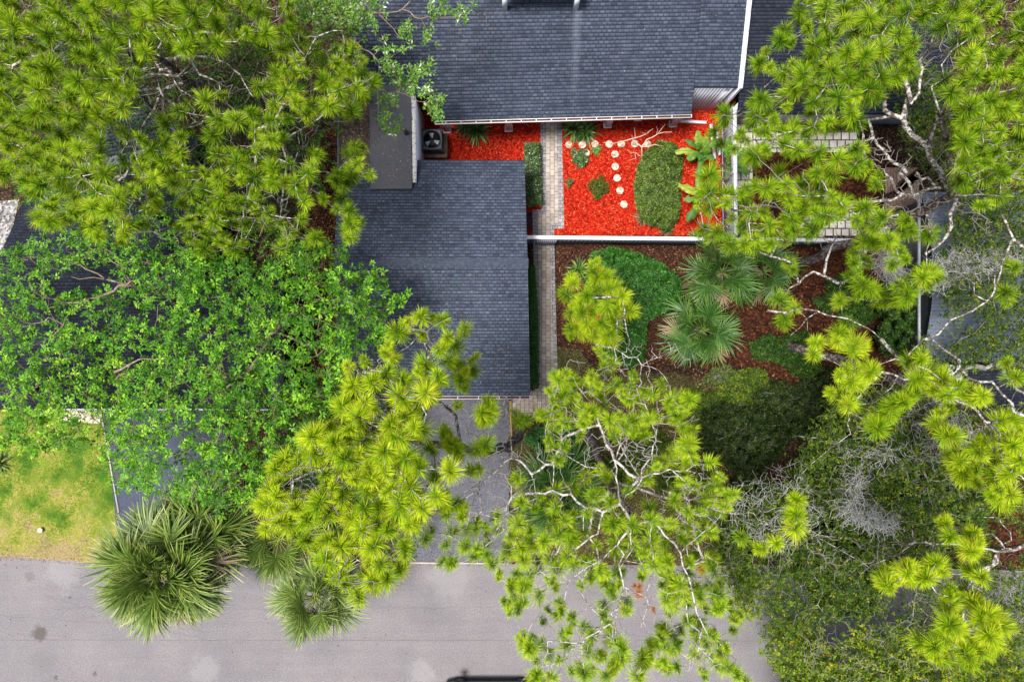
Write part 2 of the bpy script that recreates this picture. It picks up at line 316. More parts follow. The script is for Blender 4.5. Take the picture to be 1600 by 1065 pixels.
leafmat('palm_leaf', [(0, (.010, .04, .008)), (.45, (.045, .12, .016)), (.8, (.14, .24, .04)), (1, (.40, .50, .16))], .2, .4)
leafmat('palm_olive', [(0, (.022, .050, .008)), (.45, (.10, .17, .022)), (.8, (.29, .35, .08)), (1, (.58, .58, .26))], .22, .4)
leafmat('palm_dry', [(0, (.16, .09, .05)), (1, (.34, .25, .16))], .2)
leafmat('banana_leaf', [(0, (.02, .09, .01)), (.6, (.08, .21, .02)), (1, (.38, .44, .04))], .3)
leafmat('strap_dark', [(0, (.02, .045, .01)), (.6, (.05, .10, .02)), (1, (.30, .30, .14))], .2)
leafmat('dry_needles', [(0, (.35, .12, .03)), (1, (.6, .26, .08))], .3)
leafmat('weed_blade', [(0, (.02, .045, .008)), (.5, (.08, .10, .02)), (.85, (.18, .14, .045)), (1, (.32, .24, .12))], .2)
leafmat('grass_blade', [(0, (.03, .10, .008)), (.5, (.15, .22, .02)), (.8, (.33, .32, .06)), (1, (.46, .37, .20))], .3)

# ------------------------------------------------------------------ geometry generators
def inpoly(px, py, poly):
    c = np.zeros(len(px), bool); n = len(poly)
    for i in range(n):
        x1, y1 = poly[i]; x2, y2 = poly[(i+1) % n]
        if y1 == y2: continue
        c ^= ((y1 > py) != (y2 > py)) & (px < (x2-x1)*(py-y1)/(y2-y1)+x1)
    return c
def edgedist(px, py, poly):
    d = np.full(len(px), 1e9); n = len(poly)
    for i in range(n):
        a = np.array(poly[i], float); b = np.array(poly[(i+1) % n], float); ab = b-a
        t = np.clip(((px-a[0])*ab[0]+(py-a[1])*ab[1])/(ab@ab+1e-9), 0, 1)
        d = np.minimum(d, np.hypot(px-a[0]-t*ab[0], py-a[1]-t*ab[1]))
    return d
def poisson(poly, r, rng, k=6000, holes=()):
    P = np.array(poly, float); lo = P.min(0); hi = P.max(0)
    q = rng.uniform(lo, hi, (k, 2)); q = q[inpoly(q[:, 0], q[:, 1], poly)]
    for h in holes: q = q[~inpoly(q[:, 0], q[:, 1], h)]
    out = np.zeros((0, 2))
    acc = []
    for p in q:
        if len(acc) == 0 or np.min(np.hypot(*(np.array(acc)-p).T)) > r: acc.append(p)
    return np.array(acc)

def gapmask(q, seed, amt, lam=(45, 95)):
    """True where foliage stays; irregular gaps of a branchy crown"""
    if amt <= 0 or len(q) == 0: return np.ones(len(q), bool)
    r = np.random.default_rng(seed+999); g = np.zeros(len(q))
    for i in range(6):
        a = r.uniform(0, 6.28); k = 6.283/r.uniform(*lam); g += np.sin((q[:, 0]*math.cos(a)+q[:, 1]*math.sin(a))*k+r.uniform(0, 6.28))
    return g < np.quantile(g, 1-amt)

class Skel:
    def __init__(s, rng): s.p = []; s.par = []; s.r = []; s.len = []; s.rng = rng
    def node(s, p, par, r=0):
        s.p.append(np.array(p, float)); s.par.append(par); s.r.append(r)
        s.len.append(0 if par < 0 else s.len[par]+np.linalg.norm(s.p[-1]-s.p[par])); return len(s.p)-1
    def chain(s, P, r0, r1, par=-1, seg=.5, jit=.05):
        """P world pts; subdivides; returns last index"""
        P = [np.array(q, float) for q in P]
        L = sum(np.linalg.norm(b-a) for a, b in zip(P, P[1:])); acc = 0
        if par < 0 or not s.p: par = s.node(P[0], par, r0)
        for a, b in zip(P, P[1:]):
            n = max(1, int(round(np.linalg.norm(b-a)/seg)))
            for i in range(1, n+1):
                t = i/n; q = a+(b-a)*t
                if i < n: q = q+s.rng.normal(0, jit, 3)
                acc_t = min(1, (acc+np.linalg.norm(b-a)*t)/max(L, 1e-6))
                par = s.node(q, par, r0+(r1-r0)*acc_t)
            acc += np.linalg.norm(b-a)
        return par
    def nearest(s, q, w=.15, up=1.5):
        A = np.array(s.p); d = np.linalg.norm(A-q, axis=1)+w*np.array(s.len)+up*np.maximum(0, A[:, 2]-q[2])*.5
        return int(np.argmin(d)), float(d.min())
    def limb(s, P, r0, r1):
        P = [np.array(q, float) for q in P]
        i0, d0 = s.nearest(P[0]); i1, d1 = s.nearest(P[-1])
        if d1 < d0: P = P[::-1]; i0 = i1
        a = s.p[i0]; b = P[0]
        mid = (a+b)/2 - np.array([0, 0, .12*np.linalg.norm(b-a)])
        par = s.chain([a, mid, b], max(r0*1.15, .02), r0, i0, .7, .08)
        return s.chain(P, r0, r1, par, .3, .045)
    def grow(s, tips, w=.15, seg=.55, jit=.06, arch=.12):
        tips = np.asarray(tips, float); base = np.array(s.p)
        d = np.array([np.min(np.linalg.norm(base-t, axis=1)) for t in tips]); out = []
        for k in np.argsort(d):
            t = tips[k]; i, _ = s.nearest(t, w); a = s.p[i]; L = np.linalg.norm(t-a); n = max(1, int(math.ceil(L/seg))); par = i
            side = s.rng.normal(0, .10*L, 3)
            for j in range(1, n+1):
                u = j/n; q = a+(t-a)*u + np.array([0, 0, arch*L*math.sin(math.pi*u)*-.6])+side*math.sin(math.pi*u)
                if j < n: q = q+s.rng.normal(0, jit, 3)
                else: q = t
                par = s.node(q, par)
            out.append(par)
        return out
    def mesh(s, rt=.008, power=.5, n=5, cap=.2, keep=None):
        N_ = len(s.p); cnt = np.zeros(N_); has = np.zeros(N_, bool)
        for i in range(N_-1, 0, -1):
            if not has[i]: cnt[i] += 1
            if s.par[i] >= 0: cnt[s.par[i]] += cnt[i]; has[s.par[i]] = True
        r = np.minimum(cap, rt*np.maximum(cnt, 1)**power); r = np.maximum(r, np.array(s.r))
        P = np.array(s.p); par = np.array(s.par); idx = np.where(par >= 0)[0]
        a = par[idx]; rb = r[idx]; ra = np.minimum(r[a], rb*1.35+.004)
        return P[a], P[idx], ra, rb, r

def tuft_mesh(mb, tips, axes, rng, R=.30, n=110, w=.010, vb=0.0, vs=.25):
    """pine shoots: needles radiating along the last stretch of every twig"""
    T = len(tips); tips = np.asarray(tips); axes = np.asarray(axes)
    ref = np.where(np.abs(axes[:, 2:3]) < .9, np.array([[0, 0, 1.]]), np.array([[1., 0, 0]]))
    u = np.cross(axes, ref); u /= np.linalg.norm(u, axis=1, keepdims=True); w_ = np.cross(axes, u)
    sz = rng.uniform(.5, 1.22, (T, 1)); sl_ = rng.uniform(.6, 1.25, (T, 1)); tv = rng.uniform(0, 1, (T, 1))
    sh = rng.uniform(0, 1, (T, n))**.8; az = rng.uniform(0, 2*math.pi, (T, n)); az = az+.55*rng.uniform(0, 1, (T, 1))*np.sin(az+rng.uniform(0, 6.28, (T, 1)))+.22*np.sin(3*az+rng.uniform(0, 6.28, (T, 1)))
    th = np.radians(26+70*sh+rng.normal(0, 7, (T, n)))        # near the tip needles point forward
    L = R*sz*(rng.uniform(.6, 1.12, (T, n)))*(1-.15*sh)
    d = axes[:, None]*np.cos(th)[..., None]+(u[:, None]*np.cos(az)[..., None]+w_[:, None]*np.sin(az)[..., None])*np.sin(th)[..., None]
    base = tips[:, None]-axes[:, None]*(sh*R*.8*sl_)[..., None]
    side = np.cross(d, rng.normal(0, 1, (T, n, 3))); side /= np.linalg.norm(side, axis=2, keepdims=True)
    droop = np.zeros((T, n, 3)); droop[..., 2] = -(L*.14*rng.uniform(0, 1.8, (T, n)))
    mid = base+d*(L*.55)[..., None]+droop*.25; tip = base+d*L[..., None]+droop
    wd = w*rng.uniform(.7, 1.2, (T, n, 1))
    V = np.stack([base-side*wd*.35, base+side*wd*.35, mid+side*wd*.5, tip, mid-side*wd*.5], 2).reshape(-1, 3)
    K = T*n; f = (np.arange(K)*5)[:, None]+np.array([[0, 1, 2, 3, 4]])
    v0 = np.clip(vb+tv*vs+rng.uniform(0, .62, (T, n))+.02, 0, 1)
    A = np.stack([v0*.62, v0*.62, v0*.95, np.minimum(v0+.28, .92), v0*.95], 2)  # shade at the tuft centre painted in: needle bases darker, tips yellower
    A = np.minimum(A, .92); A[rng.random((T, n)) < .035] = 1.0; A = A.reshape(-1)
    mb.add(V, f, A)

def rosettes(mb, C, rng, nl=7, size=.12, spread=.0, tilt=.45, wid=.42, vb=0, vs=.5, up=None):
    """leaf rosettes centred at C: nl leaves radiating from each"""
    C = np.asarray(C, float); T = len(C)
    if T == 0: return
    nrm = np.stack([rng.normal(0, tilt, T), rng.normal(0, tilt, T), np.ones(T)], 1) if up is None else np.asarray(up)+rng.normal(0, tilt*.6, (T, 3))
    nrm /= np.linalg.norm(nrm, axis=1, keepdims=True)
    u = np.cross(nrm, np.array([[.31, .95, .02]])); u /= np.linalg.norm(u, axis=1, keepdims=True); w_ = np.cross(nrm, u)
    size = size*rng.uniform(.75, 1.25, (T, 1)); az = rng.uniform(0, 6.28, (T, 1))+np.arange(nl)[None]*2.4+rng.normal(0, .3, (T, nl))
    el = rng.uniform(-.35, .7, (T, nl)); L = size*rng.uniform(.65, 1.25, (T, nl))
    d = (u[:, None]*np.cos(az)[..., None]+w_[:, None]*np.sin(az)[..., None])*np.cos(el)[..., None]+nrm[:, None]*np.sin(el)[..., None]
    s = np.cross(nrm[:, None]*np.ones((1, nl, 1)), d); s /= np.linalg.norm(s, axis=2, keepdims=True)+1e-9
    n2 = np.cross(d, s)
    off = rng.normal(0, 1, (T, nl, 3))*spread
    b = C[:, None]+off+d*(L*.15)[..., None]
    m1 = b+d*(L*.5)[..., None]; hw = (L*wid*.5)[..., None]
    tip = b+d*L[..., None]-n2*(L*.15)[..., None]
    V = np.stack([b, m1+s*hw+n2*hw*.35, tip, m1-s*hw+n2*hw*.35], 2).reshape(-1, 3)
    K = T*nl; i = (np.arange(K)*4)[:, None]
    tv = rng.uniform(0, 1, (T, 1))*vs*.5
    v = np.clip(vb+tv+rng.uniform(0, 1, (T, nl))*(1-vs*.5), 0, 1)
    mb.add(V, np.concatenate([i+np.array([[0, 1, 2]]), i+np.array([[0, 2, 3]])]), np.repeat(v.reshape(-1), 4))

def dome_z(px, py, c, R, zlo, zhi):
    d = np.hypot(px-c[0], py-c[1])/R
    return zlo+(zhi-zlo)*np.clip(1-d**2, 0, 1)

RK, NK = 1.3, 2.7
def pine(label, trunk, r_tr, polys=(), tufts=(), limbs=(), seed=1, mat='pine_needles', R=.30, n=120, bare=0, group=None, barkm='pine_bark', dead=(), gap=.22, capr=.2, holes=(), vb=0., w=.0105, vs=.45, zr=(12, 15), lay=3, sp=22, twr=.007, bare_polys=(), buds=True):
    rng = np.random.default_rng(seed); sk = Skel(rng); rs = .5 if barkm == 'dead_bark' else 1.0; R = R*RK; n = int(n*NK)
    base = W(*trunk[0]); t = empty('pine_tree', base, label, 'pine tree', group)
    sk.chain([W(*q) for q in trunk], r_tr, r_tr*.3, -1, .8, .05)
    ntr = len(sk.p)
    for (off, s, z0, z1, r0, r1) in limbs:
        q = pts(s, off); zz = np.linspace(z0, z1, len(q)); sk.limb([W(a, b_, c) for (a, b_), c in zip(q, zz)], r0*rs, r1*rs)
    tips = []; ax = []
    cx, cy = trunk[-1][0], trunk[-1][1]
    for poly in polys:
        pz = zr
        Pn = np.array(poly); R_ = np.max(np.hypot(Pn[:, 0]-cx, Pn[:, 1]-cy))
        for k in range(lay):
            q = poisson(poly, sp*(1+.12*k), rng, 1500, holes)
            if len(q) == 0: continue
            q = q[gapmask(q, seed+k//2, gap)]
            top = dome_z(q[:, 0], q[:, 1], (cx, cy), R_*1.15, pz[0], pz[1])
            z = top-k*.95-rng.uniform(0, .9, len(q))
            tips.append(WA(q[:, 0], q[:, 1], z))
    for (off, s, z0, z1) in tufts:
        q = np.array(pts(s, off)); z = rng.uniform(z0, z1, len(q)); tips.append(WA(q[:, 0], q[:, 1], z))
        m_ = rng.random(len(q)) < .9
        tips.append(WA(q[m_, 0]+rng.normal(0, 11, m_.sum()), q[m_, 1]+rng.normal(0, 11, m_.sum()), z[m_]-rng.uniform(.2, .8, m_.sum())))
    tips = np.concatenate(tips)
    tipn = sk.grow(tips)
    bt = []
    for poly in polys:
        q = poisson(poly, 12, rng, 260); bt.append(WA(q[:, 0], q[:, 1], rng.uniform(zr[0]-.5, zr[1]-.6, len(q))))
    for poly, nb, z0, z1 in bare_polys:
        q = poisson(poly, 5, rng, nb); bt.append(WA(q[:, 0], q[:, 1], rng.uniform(z0, z1, len(q))))
    nb0 = len(sk.p)
    if bt: sk.grow(np.concatenate(bt), .05, .25, .06, .3)
    a, b_, ra, rb, rr = sk.mesh(twr, .5, 6, capr)
    P = np.array(sk.p); par = np.array(sk.par)
    idx = np.where(par >= 0)[0]; istr = idx < ntr; isb = idx >= nb0
    o = ~istr & ~isb
    MB().tubes(a[istr], b_[istr], ra[istr], rb[istr], 10, 0).tubes(a[o], b_[o], ra[o], rb[o], 5, .5).tubes(a[isb], b_[isb], ra[isb]*1.5, rb[isb]*1.5, 4, 1).build('trunk', MAT['pine_wood_pale' if barkm == 'dead_bark' else 'pine_wood'], t, True)
    A = P[tipn]-P[par[tipn]]; A /= np.linalg.norm(A, axis=1, keepdims=True)+1e-9
    out = P[tipn]-np.array([P[:ntr][-1][0], P[:ntr][-1][1], 0]); out[:, 2] = 0; out /= np.linalg.norm(out, axis=1, keepdims=True)+1e-9
    A = A*.3+out*.2+np.array([[0, 0, 1.0]])+rng.normal(0, .33, A.shape); A /= np.linalg.norm(A, axis=1, keepdims=True)
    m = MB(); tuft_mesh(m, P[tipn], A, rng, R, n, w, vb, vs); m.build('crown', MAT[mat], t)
    if buds:
        m = MB(); m.tubes(P[tipn]-A*.02, P[tipn]+A*.07, .013, .006, 4); m.build('buds', MAT['bud'], t, kind='stuff')
    if len(dead):
        q = np.array(dead, float); dp = WA(q[:, 0], q[:, 1], q[:, 2]); dn = len(dp)
        up = np.tile([[0, 0, 1.]], (dn, 1))+rng.normal(0, .4, (dn, 3)); up /= np.linalg.norm(up, axis=1, keepdims=True)
        for j in range(dn): m = MB(); tuft_mesh(m, dp[j:j+1], up[j:j+1], rng, .26, 90, .011); m.build('dead_needle_cluster', MAT['dry_needles'], t, label='orange brown dead needle cluster')
    return t

def broadleaf(name, label, trunk, r_tr, polys=(), tips_s=(), limbs=(), seed=1, mat='maple_leaves', barkm='maple_bark', zr=(8, 10), lay=2, sp=16, nros=7, nl=7, size=.13, spread=.28, vs=.5, vb=0, group=None, cat='tree', gap=.25, holes=(), twr=.006, wid=.45, moss=(), k=2500, bare=()):
    rng = np.random.default_rng(seed); sk = Skel(rng); base = W(*trunk[0]); t = empty(name, base, label, cat, group)
    sk.chain([W(*q) for q in trunk], r_tr, r_tr*.35, -1, .6, .06); ntr = len(sk.p)
    for (off, s, z0, z1, r0, r1) in limbs:
        q = pts(s, off); zz = np.linspace(z0, z1, len(q)); sk.limb([W(a, b_, c) for (a, b_), c in zip(q, zz)], r0, r1)
    tips = []; cx, cy = trunk[-1][0], trunk[-1][1]
    for poly in polys:
        Pn = np.array(poly); R_ = np.max(np.hypot(Pn[:, 0]-cx, Pn[:, 1]-cy))
        for kk in range(lay):
            q = poisson(poly, sp, rng, k, holes)
            if len(q) == 0: continue
            q = q[gapmask(q, seed+kk//2, gap, (30, 62))]
            z = dome_z(q[:, 0], q[:, 1], (cx, cy), R_*1.15, *zr)-kk*.8-rng.uniform(0, 1.0, len(q)); tips.append(WA(q[:, 0], q[:, 1], z))
    for (off, s, z0, z1) in tips_s:
        q = np.array(pts(s, off)); tips.append(WA(q[:, 0], q[:, 1], rng.uniform(z0, z1, len(q))))
    tips = np.concatenate(tips); tipn = sk.grow(tips, .12, .5, .06, .1)
    nb0 = len(sk.p); bt = []
    for poly, nb, z0, z1 in bare:
        q = poisson(poly, 4, rng, nb); bt.append(WA(q[:, 0], q[:, 1], rng.uniform(z0, z1, len(q))))
    if bt: sk.grow(np.concatenate(bt), .04, .22, .07, .3)
    a, b_, ra, rb, rr = sk.mesh(twr, .5); par = np.array(sk.par); idx = np.where(par >= 0)[0]; istr = idx < ntr; isb = idx >= nb0
    o = ~istr & ~isb
    MB().tubes(a[istr], b_[istr], ra[istr], rb[istr], 10, 0).tubes(a[o], b_[o], ra[o], rb[o], 5, .5).tubes(a[isb], b_[isb], ra[isb], rb[isb], 4, 1).build('trunk', MAT['oak_wood' if barkm == 'oak_bark' else 'maple_wood'], t, True)
    T = np.array(sk.p)[tipn]; C = np.repeat(T, nros, 0); C = C+rng.normal(0, 1, C.shape)*np.array([spread, spread, spread*.55])
    m = MB(); rosettes(m, C, rng, nl, size, .0, .45, wid, vb, vs); m.build('crown', MAT[mat], t)
    if len(moss):
        m = MB()
        for (poly, cnt, z0, z1) in moss: moss_strands(m, poly, cnt, z0, z1, rng)
        m.build('hanging_moss', MAT['moss_grey'], t, True, kind='stuff')
    return t
def moss_strands(m, poly, cnt, z0, z1, rng):
    q = poisson(poly, .5, rng, cnt*2)[:cnt]; P = WA(q[:, 0], q[:, 1], rng.uniform(z0, z1, len(q)))
    d = rng.normal(0, 1, P.shape); d[:, 2] *= .4; d /= np.linalg.norm(d, axis=1, keepdims=True)
    for i in range(5):
        Q = P+d*.13; m.tubes(P, Q, .007, .006, 3); P = Q; d = d+rng.normal(0, .55, P.shape); d[:, 2] -= .12; d /= np.linalg.norm(d, axis=1, keepdims=True)

# ---- fan palms
def fan_frond(seed, blade=1.05, pet=.85, n=26, name='frond', mat='palm_leaf'):
    rng = np.random.default_rng(seed); m = MB(); wk = 26/n
    # petiole along +x, arching
    xs = np.linspace(0, pet, 6); zs = -.10*(xs/pet)**2; pp = np.stack([xs, 0*xs, zs], 1)
    m.tubes(pp[:-1], pp[1:], np.linspace(.024, .013, 5), np.linspace(.022, .012, 5), 5, .75)
    c = pp[-1]; ang = np.radians(np.linspace(-118, 118, n)+rng.normal(0, 1.5, n))
    for a in ang:
        L = blade*(1-.30*(abs(a)/2.06)**1.5)*rng.uniform(.88, 1.05); root = c+np.array([.28*max(0, math.cos(a))*blade, 0, 0])*1.0
        start = c+np.array([.22*max(0, math.cos(a)), 0, 0])
        d = np.array([math.cos(a), math.sin(a), 0]); sd = np.array([-d[1], d[0], 0]); fold = .10*math.sin(abs(a))
        ts = np.array([0, .45, .72, 1.0]); wv = np.array([.016, .060, .038, .003])*blade*1.05*wk
        dz = rng.uniform(.12, .55); kx = rng.normal(0, .10)
        mid = np.array([start+d*L*t_+sd*kx*t_*t_*L+np.array([0, 0, fold*t_*L-dz*L*max(0, t_-.35)**1.6]) for t_ in ts])
        up = np.array([0, 0, .35])
        V = np.concatenate([mid-sd*wv[:, None]/2, mid-up*wv[:, None]*.5, mid+sd*wv[:, None]/2]).reshape(3, 4, 3).transpose(1, 0, 2).reshape(-1, 3)
        f = [(3*i+j, 3*i+j+1, 3*i+j+4, 3*i+j+3) for i in range(3) for j in range(2)]
        v = rng.uniform(.1, .75); av = np.repeat(np.clip([v*.7, v*.9, v+.05, v+.3], 0, 1), 3); m.add(V, f, av)
    me = m.build(name, MAT[mat], origin=(0, 0, 0)); d = me.data; bpy.data.objects.remove(me); return d
FR = {}
def palm(label, base, head, r, nf, seed, mat='palm_leaf', size=1.0, group='fan palms around the houses', dry=5, name='palm_tree', low=-38):
    rng = np.random.default_rng(seed)
    if mat not in FR: FR[mat] = [fan_frond(11+i, 1.05, .85, 34 if mat == 'palm_olive' else 27, 'frond', mat) for i in range(4)]
    if 'dry' not in FR: FR['dry'] = [fan_frond(31, .8, 1.0, 26, 'dry_frond', 'palm_dry')]
    b = W(*base); h = W(*head); t = empty(name, b, label, 'palm tree', group)
    m = MB(); n = 8; P = [b+(h-b)*i/n for i in range(n+1)]
    for i in range(n): m.tubes([P[i]], [P[i+1]], r*(1.15 if i == 0 else 1), r*1.04, 12)
    for i in range(60):   # old leaf boots
        u = rng.uniform(.4, 1); a = rng.uniform(0, 6.28); c = b+(h-b)*u; dd = np.array([math.cos(a), math.sin(a), .5])
        m.tubes([c+dd*r*.7], [c+dd*(r+.10)], .03, .02, 4)
    m.build('trunk', MAT['palm_bark'], t, True)
    for i in range(nf+dry):
        isd = i >= nf
        u = (i+.5)/nf if not isd else 1.05
        az = i*2.39996+rng.normal(0, .35); el = 80-(80-low)*u**.75+rng.normal(0, 9)
        if isd: el = rng.uniform(-50, 0)
        o = bpy.data.objects.new('frond' if not isd else 'dry_frond', (FR['dry'] if isd else FR[mat])[0 if isd else i % 4]); COL.objects.link(o); o.parent = t
        if isd: o['label'] = 'dead brown frond hanging below the green ones'
        o.location = Vector([float(q) for q in (h-b)])
        M = Matrix.Rotation(az, 3, 'Z') @ Matrix.Rotation(-math.radians(el), 3, 'Y') @ Matrix.Rotation(rng.normal(0, .45), 3, 'X')
        o.rotation_euler = M.to_euler(); s = size*(.70+.36*min(1, u*1.6))*rng.uniform(.92, 1.08); o.scale = (s, s, s)
    return t

# ---- shrubs, straps, banana
def shrub(name, label, poly, h, seed, mat, nros=900, size=.07, nl=6, wid=.5, vs=.4, cat='shrub', group=None, stems=14, lump=.25, vb=0, holes=()):
    rng = np.random.default_rng(seed); P = np.array(poly, float); c = P.mean(0)
    lo = P.min(0); hi = P.max(0); q = rng.uniform(lo-4, hi+4, (nros*4, 2)); ins = inpoly(q[:, 0], q[:, 1], poly); q = q[ins][:int(nros*1.35)]
    ed = edgedist(q[:, 0], q[:, 1], poly); E = max(6, ed.max()); f = np.clip(ed/(E*.55), 0, 1)**.5
    ph = rng.uniform(0, 6.28, 4); lumps = 1+lump*(np.sin(q[:, 0]*.23+ph[0])*np.sin(q[:, 1]*.21+ph[1])+.5*np.sin(q[:, 0]*.5+ph[2])*np.sin(q[:, 1]*.55+ph[3]))*.5
    rc = 13.0 if h > .9 else 8.0
    cc = poisson([(c[0]+(x-c[0])*1.04, c[1]+(y-c[1])*1.04) for x, y in poly], rc*.85, rng, 500)
    if len(cc) > 3:
        dd = np.hypot(q[:, None, 0]-cc[None, :, 0], q[:, None, 1]-cc[None, :, 1])/(rc*rng.uniform(.75, 1.3, len(cc)))[None]; ni = dd.argmin(1); dm = dd.min(1); hc = rng.uniform(.55, 1.1, len(cc))[ni]
        keep = dm < rng.uniform(.55, 1.12, len(q)); q = q[keep]; f = f[keep]; lumps = lumps[keep]; dm = dm[keep]; hc = hc[keep]
        f = (f*.6+.4)*hc*(1-.55*np.clip(dm, 0, 1)**2)
    z = h*f*lumps*(1-.5*rng.uniform(0, 1, len(q))**2.2)+.04
    # keep the outline where it stands in plan at its own height
    C = WA(q[:, 0], q[:, 1], z); b = W(c[0], c[1], 0); t = empty(name, b, label, cat, group)
    C = C+rng.normal(0, .03, C.shape)
    up = np.stack([(C[:, 0]-b[0])*.35, (C[:, 1]-b[1])*.35, np.ones(len(C))], 1)
    m = MB(); rosettes(m, C, rng, nl, size, .015, .5, wid, vb, vs, up); m.build('foliage', MAT[mat], t)
    e = C[rng.choice(len(C), min(stems*5, len(C)), False)]; s0 = np.repeat(e[:stems]*np.array([[.0, .0, 0]])+b+(e[:stems]-b)*np.array([[.35, .35, 0]]), 5, 0)[:len(e)]
    s0 = s0.copy(); s0[:, 2] = 0; near = s0
    m = MB(); mid = (near+e)/2+rng.normal(0, .04, e.shape); m.tubes(near, mid, .018, .012, 4); m.tubes(mid, e-np.array([0, 0, .03]), .012, .005, 4)
    if h > 1.1: e2 = e[::2]; t2 = e2+rng.normal(0, .12, e2.shape)+[0, 0, .12]; m.tubes(e2, t2, .009, .005, 4); m.tubes(t2, t2+rng.normal(0, .13, e2.shape), .006, .004, 4)
    m.build('stems', MAT['oak_bark'], t, True)
    return t
def straps(name, label, px, py, z, n, L, wd, seed, mat, cat='plant', group=None, lo=5, hi=75):
    rng = np.random.default_rng(seed); b = W(px, py, 0); t = empty(name, b, label, cat, group); m = MB()
    for i in range(n):
        az = i*2.4+rng.normal(0, .2); el = math.radians(rng.uniform(lo, hi)); l = L*rng.uniform(.7, 1.1)
        d = np.array([math.cos(az)*math.cos(el), math.sin(az)*math.cos(el), math.sin(el)]); s = np.array([-math.sin(az), math.cos(az), 0])
        ts = np.linspace(0, 1, 5); w_ = wd*np.array([.5, 1, .95, .6, .03])
        c = np.array([b+np.array([0, 0, z])+d*l*t_-np.array([0, 0, .45*l*t_**2]) for t_ in ts]); c[:, 2] = np.maximum(c[:, 2], .02)
        V = np.stack([c-s*w_[:, None]/2, c-np.array([0, 0, 1])*w_[:, None]*.25, c+s*w_[:, None]/2], 1).reshape(-1, 3)
        v = rng.uniform(0, .9); m.add(V, [(3*i_+j, 3*i_+j+1, 3*i_+j+4, 3*i_+j+3) for i_ in range(4) for j in range(2)], np.clip(np.repeat(v+np.array([-.1, 0, .02, .05, .2]), 3), 0, 1))
    m.build('leaves', MAT[mat], t)
    MB().lathe((b[0], b[1], 0), [(.05, 0), (.045, .06), (.01, .1+z)], 8).build('stem', MAT['stem_green'], t, True); return t
def banana(label, px, py, spec, seed):
    rng = np.random.default_rng(seed); b = W(px, py, 0); t = empty('banana_plant', b, label, 'banana plant', 'banana plants by the yard fence')
    hz = 1.5; MB().lathe((b[0], b[1], 0), [(.13, 0), (.11, .5), (.08, 1.1), (.04, hz)], 12).build('stem', MAT['stem_green'], t, True)
    spec = list(spec)+[(rng.uniform(0, 360), rng.uniform(35, 72), rng.uniform(.8, 1.15), rng.uniform(.26, .36), rng.uniform(.3, .8)) for _ in range(5)]
    for (azd, el, L, wd, vv) in spec:
        azd += rng.normal(0, 14); L *= rng.uniform(.75, 1.0)
        az = math.radians(azd); e = math.radians(el); m = MB(); ns = 12
        d = np.array([math.cos(az)*math.cos(e), math.sin(az)*math.cos(e), math.sin(e)]); s = np.array([-math.sin(az), math.cos(az), 0])
        c0 = b+np.array([0, 0, hz-.1]); ts = np.linspace(0, 1, ns)
        c = np.array([c0+d*L*t_-np.array([0, 0, .38*L*t_**2]) for t_ in ts])
        wv = wd*.8*np.clip(np.sin(np.pi*np.clip((ts-.18)/.84, 0, 1))**.45, 0, 1)*(ts > .15)+.02
        V = np.stack([c-s*wv[:, None]/2-np.array([0, 0, .12])*wv[:, None], c-s*wv[:, None]*.25+np.array([0, 0, .05])*wv[:, None], c, c+s*wv[:, None]*.25+np.array([0, 0, .05])*wv[:, None], c+s*wv[:, None]/2-np.array([0, 0, .12])*wv[:, None]], 1)
        V[:, (0, 4)] += rng.normal(0, .035, V[:, (0, 4)].shape); V += rng.normal(0, .012, V.shape); V = V.reshape(-1, 3)
        av = np.clip(vv+rng.normal(0, .08, len(V)), 0, 1); m.add(V, [(5*i+j, 5*i+j+1, 5*i+j+6, 5*i+j+5) for i in range(ns-1) for j in range(4)], av)
        lf = m.build('leaf', MAT['banana_leaf'], t, True)
        r = MB(); cc = c+np.array([0, 0, .012]); r.tubes(cc[:-1], cc[1:], np.linspace(.022, .006, ns-1), np.linspace(.02, .005, ns-1), 4); rb = r.build('midrib', MAT['stem_green'], lf, True)
    return t

# ------------------------------------------------------------------ the ground and paving
def sheet(name, poly, z, mat, kind='structure', origin=None, **kw):
    m = MB(); v = [W(a, b, z) for a, b in poly]; n = len(v)
    ar = sum(v[i][0]*v[(i+1) % n][1]-v[(i+1) % n][0]*v[i][1] for i in range(n))
    if ar < 0: v = v[::-1]
    m.add(v, [list(range(n))]); return m.build(name, MAT[mat], kind=kind, **kw)
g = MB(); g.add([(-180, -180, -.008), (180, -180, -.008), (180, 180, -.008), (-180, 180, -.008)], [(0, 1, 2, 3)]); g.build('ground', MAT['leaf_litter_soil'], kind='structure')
sheet('road', [(-3000, 868), (0, 868), (60, 872), (145, 878), (370, 880), (640, 879), (1180, 884), (1400, 886), (1640, 892), (3000, 900), (3000, 1420), (-3000, 1420)], 0, 'road_asphalt')
sheet('lawn', [(-500, 640), (165, 640), (187, 800), (190, 880.5), (145, 878), (60, 872), (0, 868), (-500, 868)], .006, 'lawn_soil')
sheet('lawn', [(366, 780), (420, 770), (640, 700), (642, 876), (369, 876)], .006, 'lawn_soil')
sheet('lawn', [(866, 540), (905, 545), (930, 585), (1060, 582), (1150, 600), (1200, 640), (1190, 760), (1170, 881), (797, 878), (797, 655), (862, 650)], .006, 'weed_soil')
sheet('driveway', [(638, 600), (795, 600), (795, 877), (639, 877)], .012, 'drive_asphalt')
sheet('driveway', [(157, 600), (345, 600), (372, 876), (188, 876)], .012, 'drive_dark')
sheet('mulch_bed', [(868, 380), (1150, 380), (1150, 480), (1080, 560), (960, 590), (905, 545), (868, 545)], .004, 'brown_mulch')
sheet('mulch_bed', [(1150, 380), (1420, 380), (1430, 560), (1330, 640), (1200, 640), (1130, 600), (1080, 560), (1150, 480)], .004, 'rust_mulch')
sheet('mulch_bed', [(655, 150), (1150, 150), (1150, 368), (655, 368)], .004, 'red_mulch')
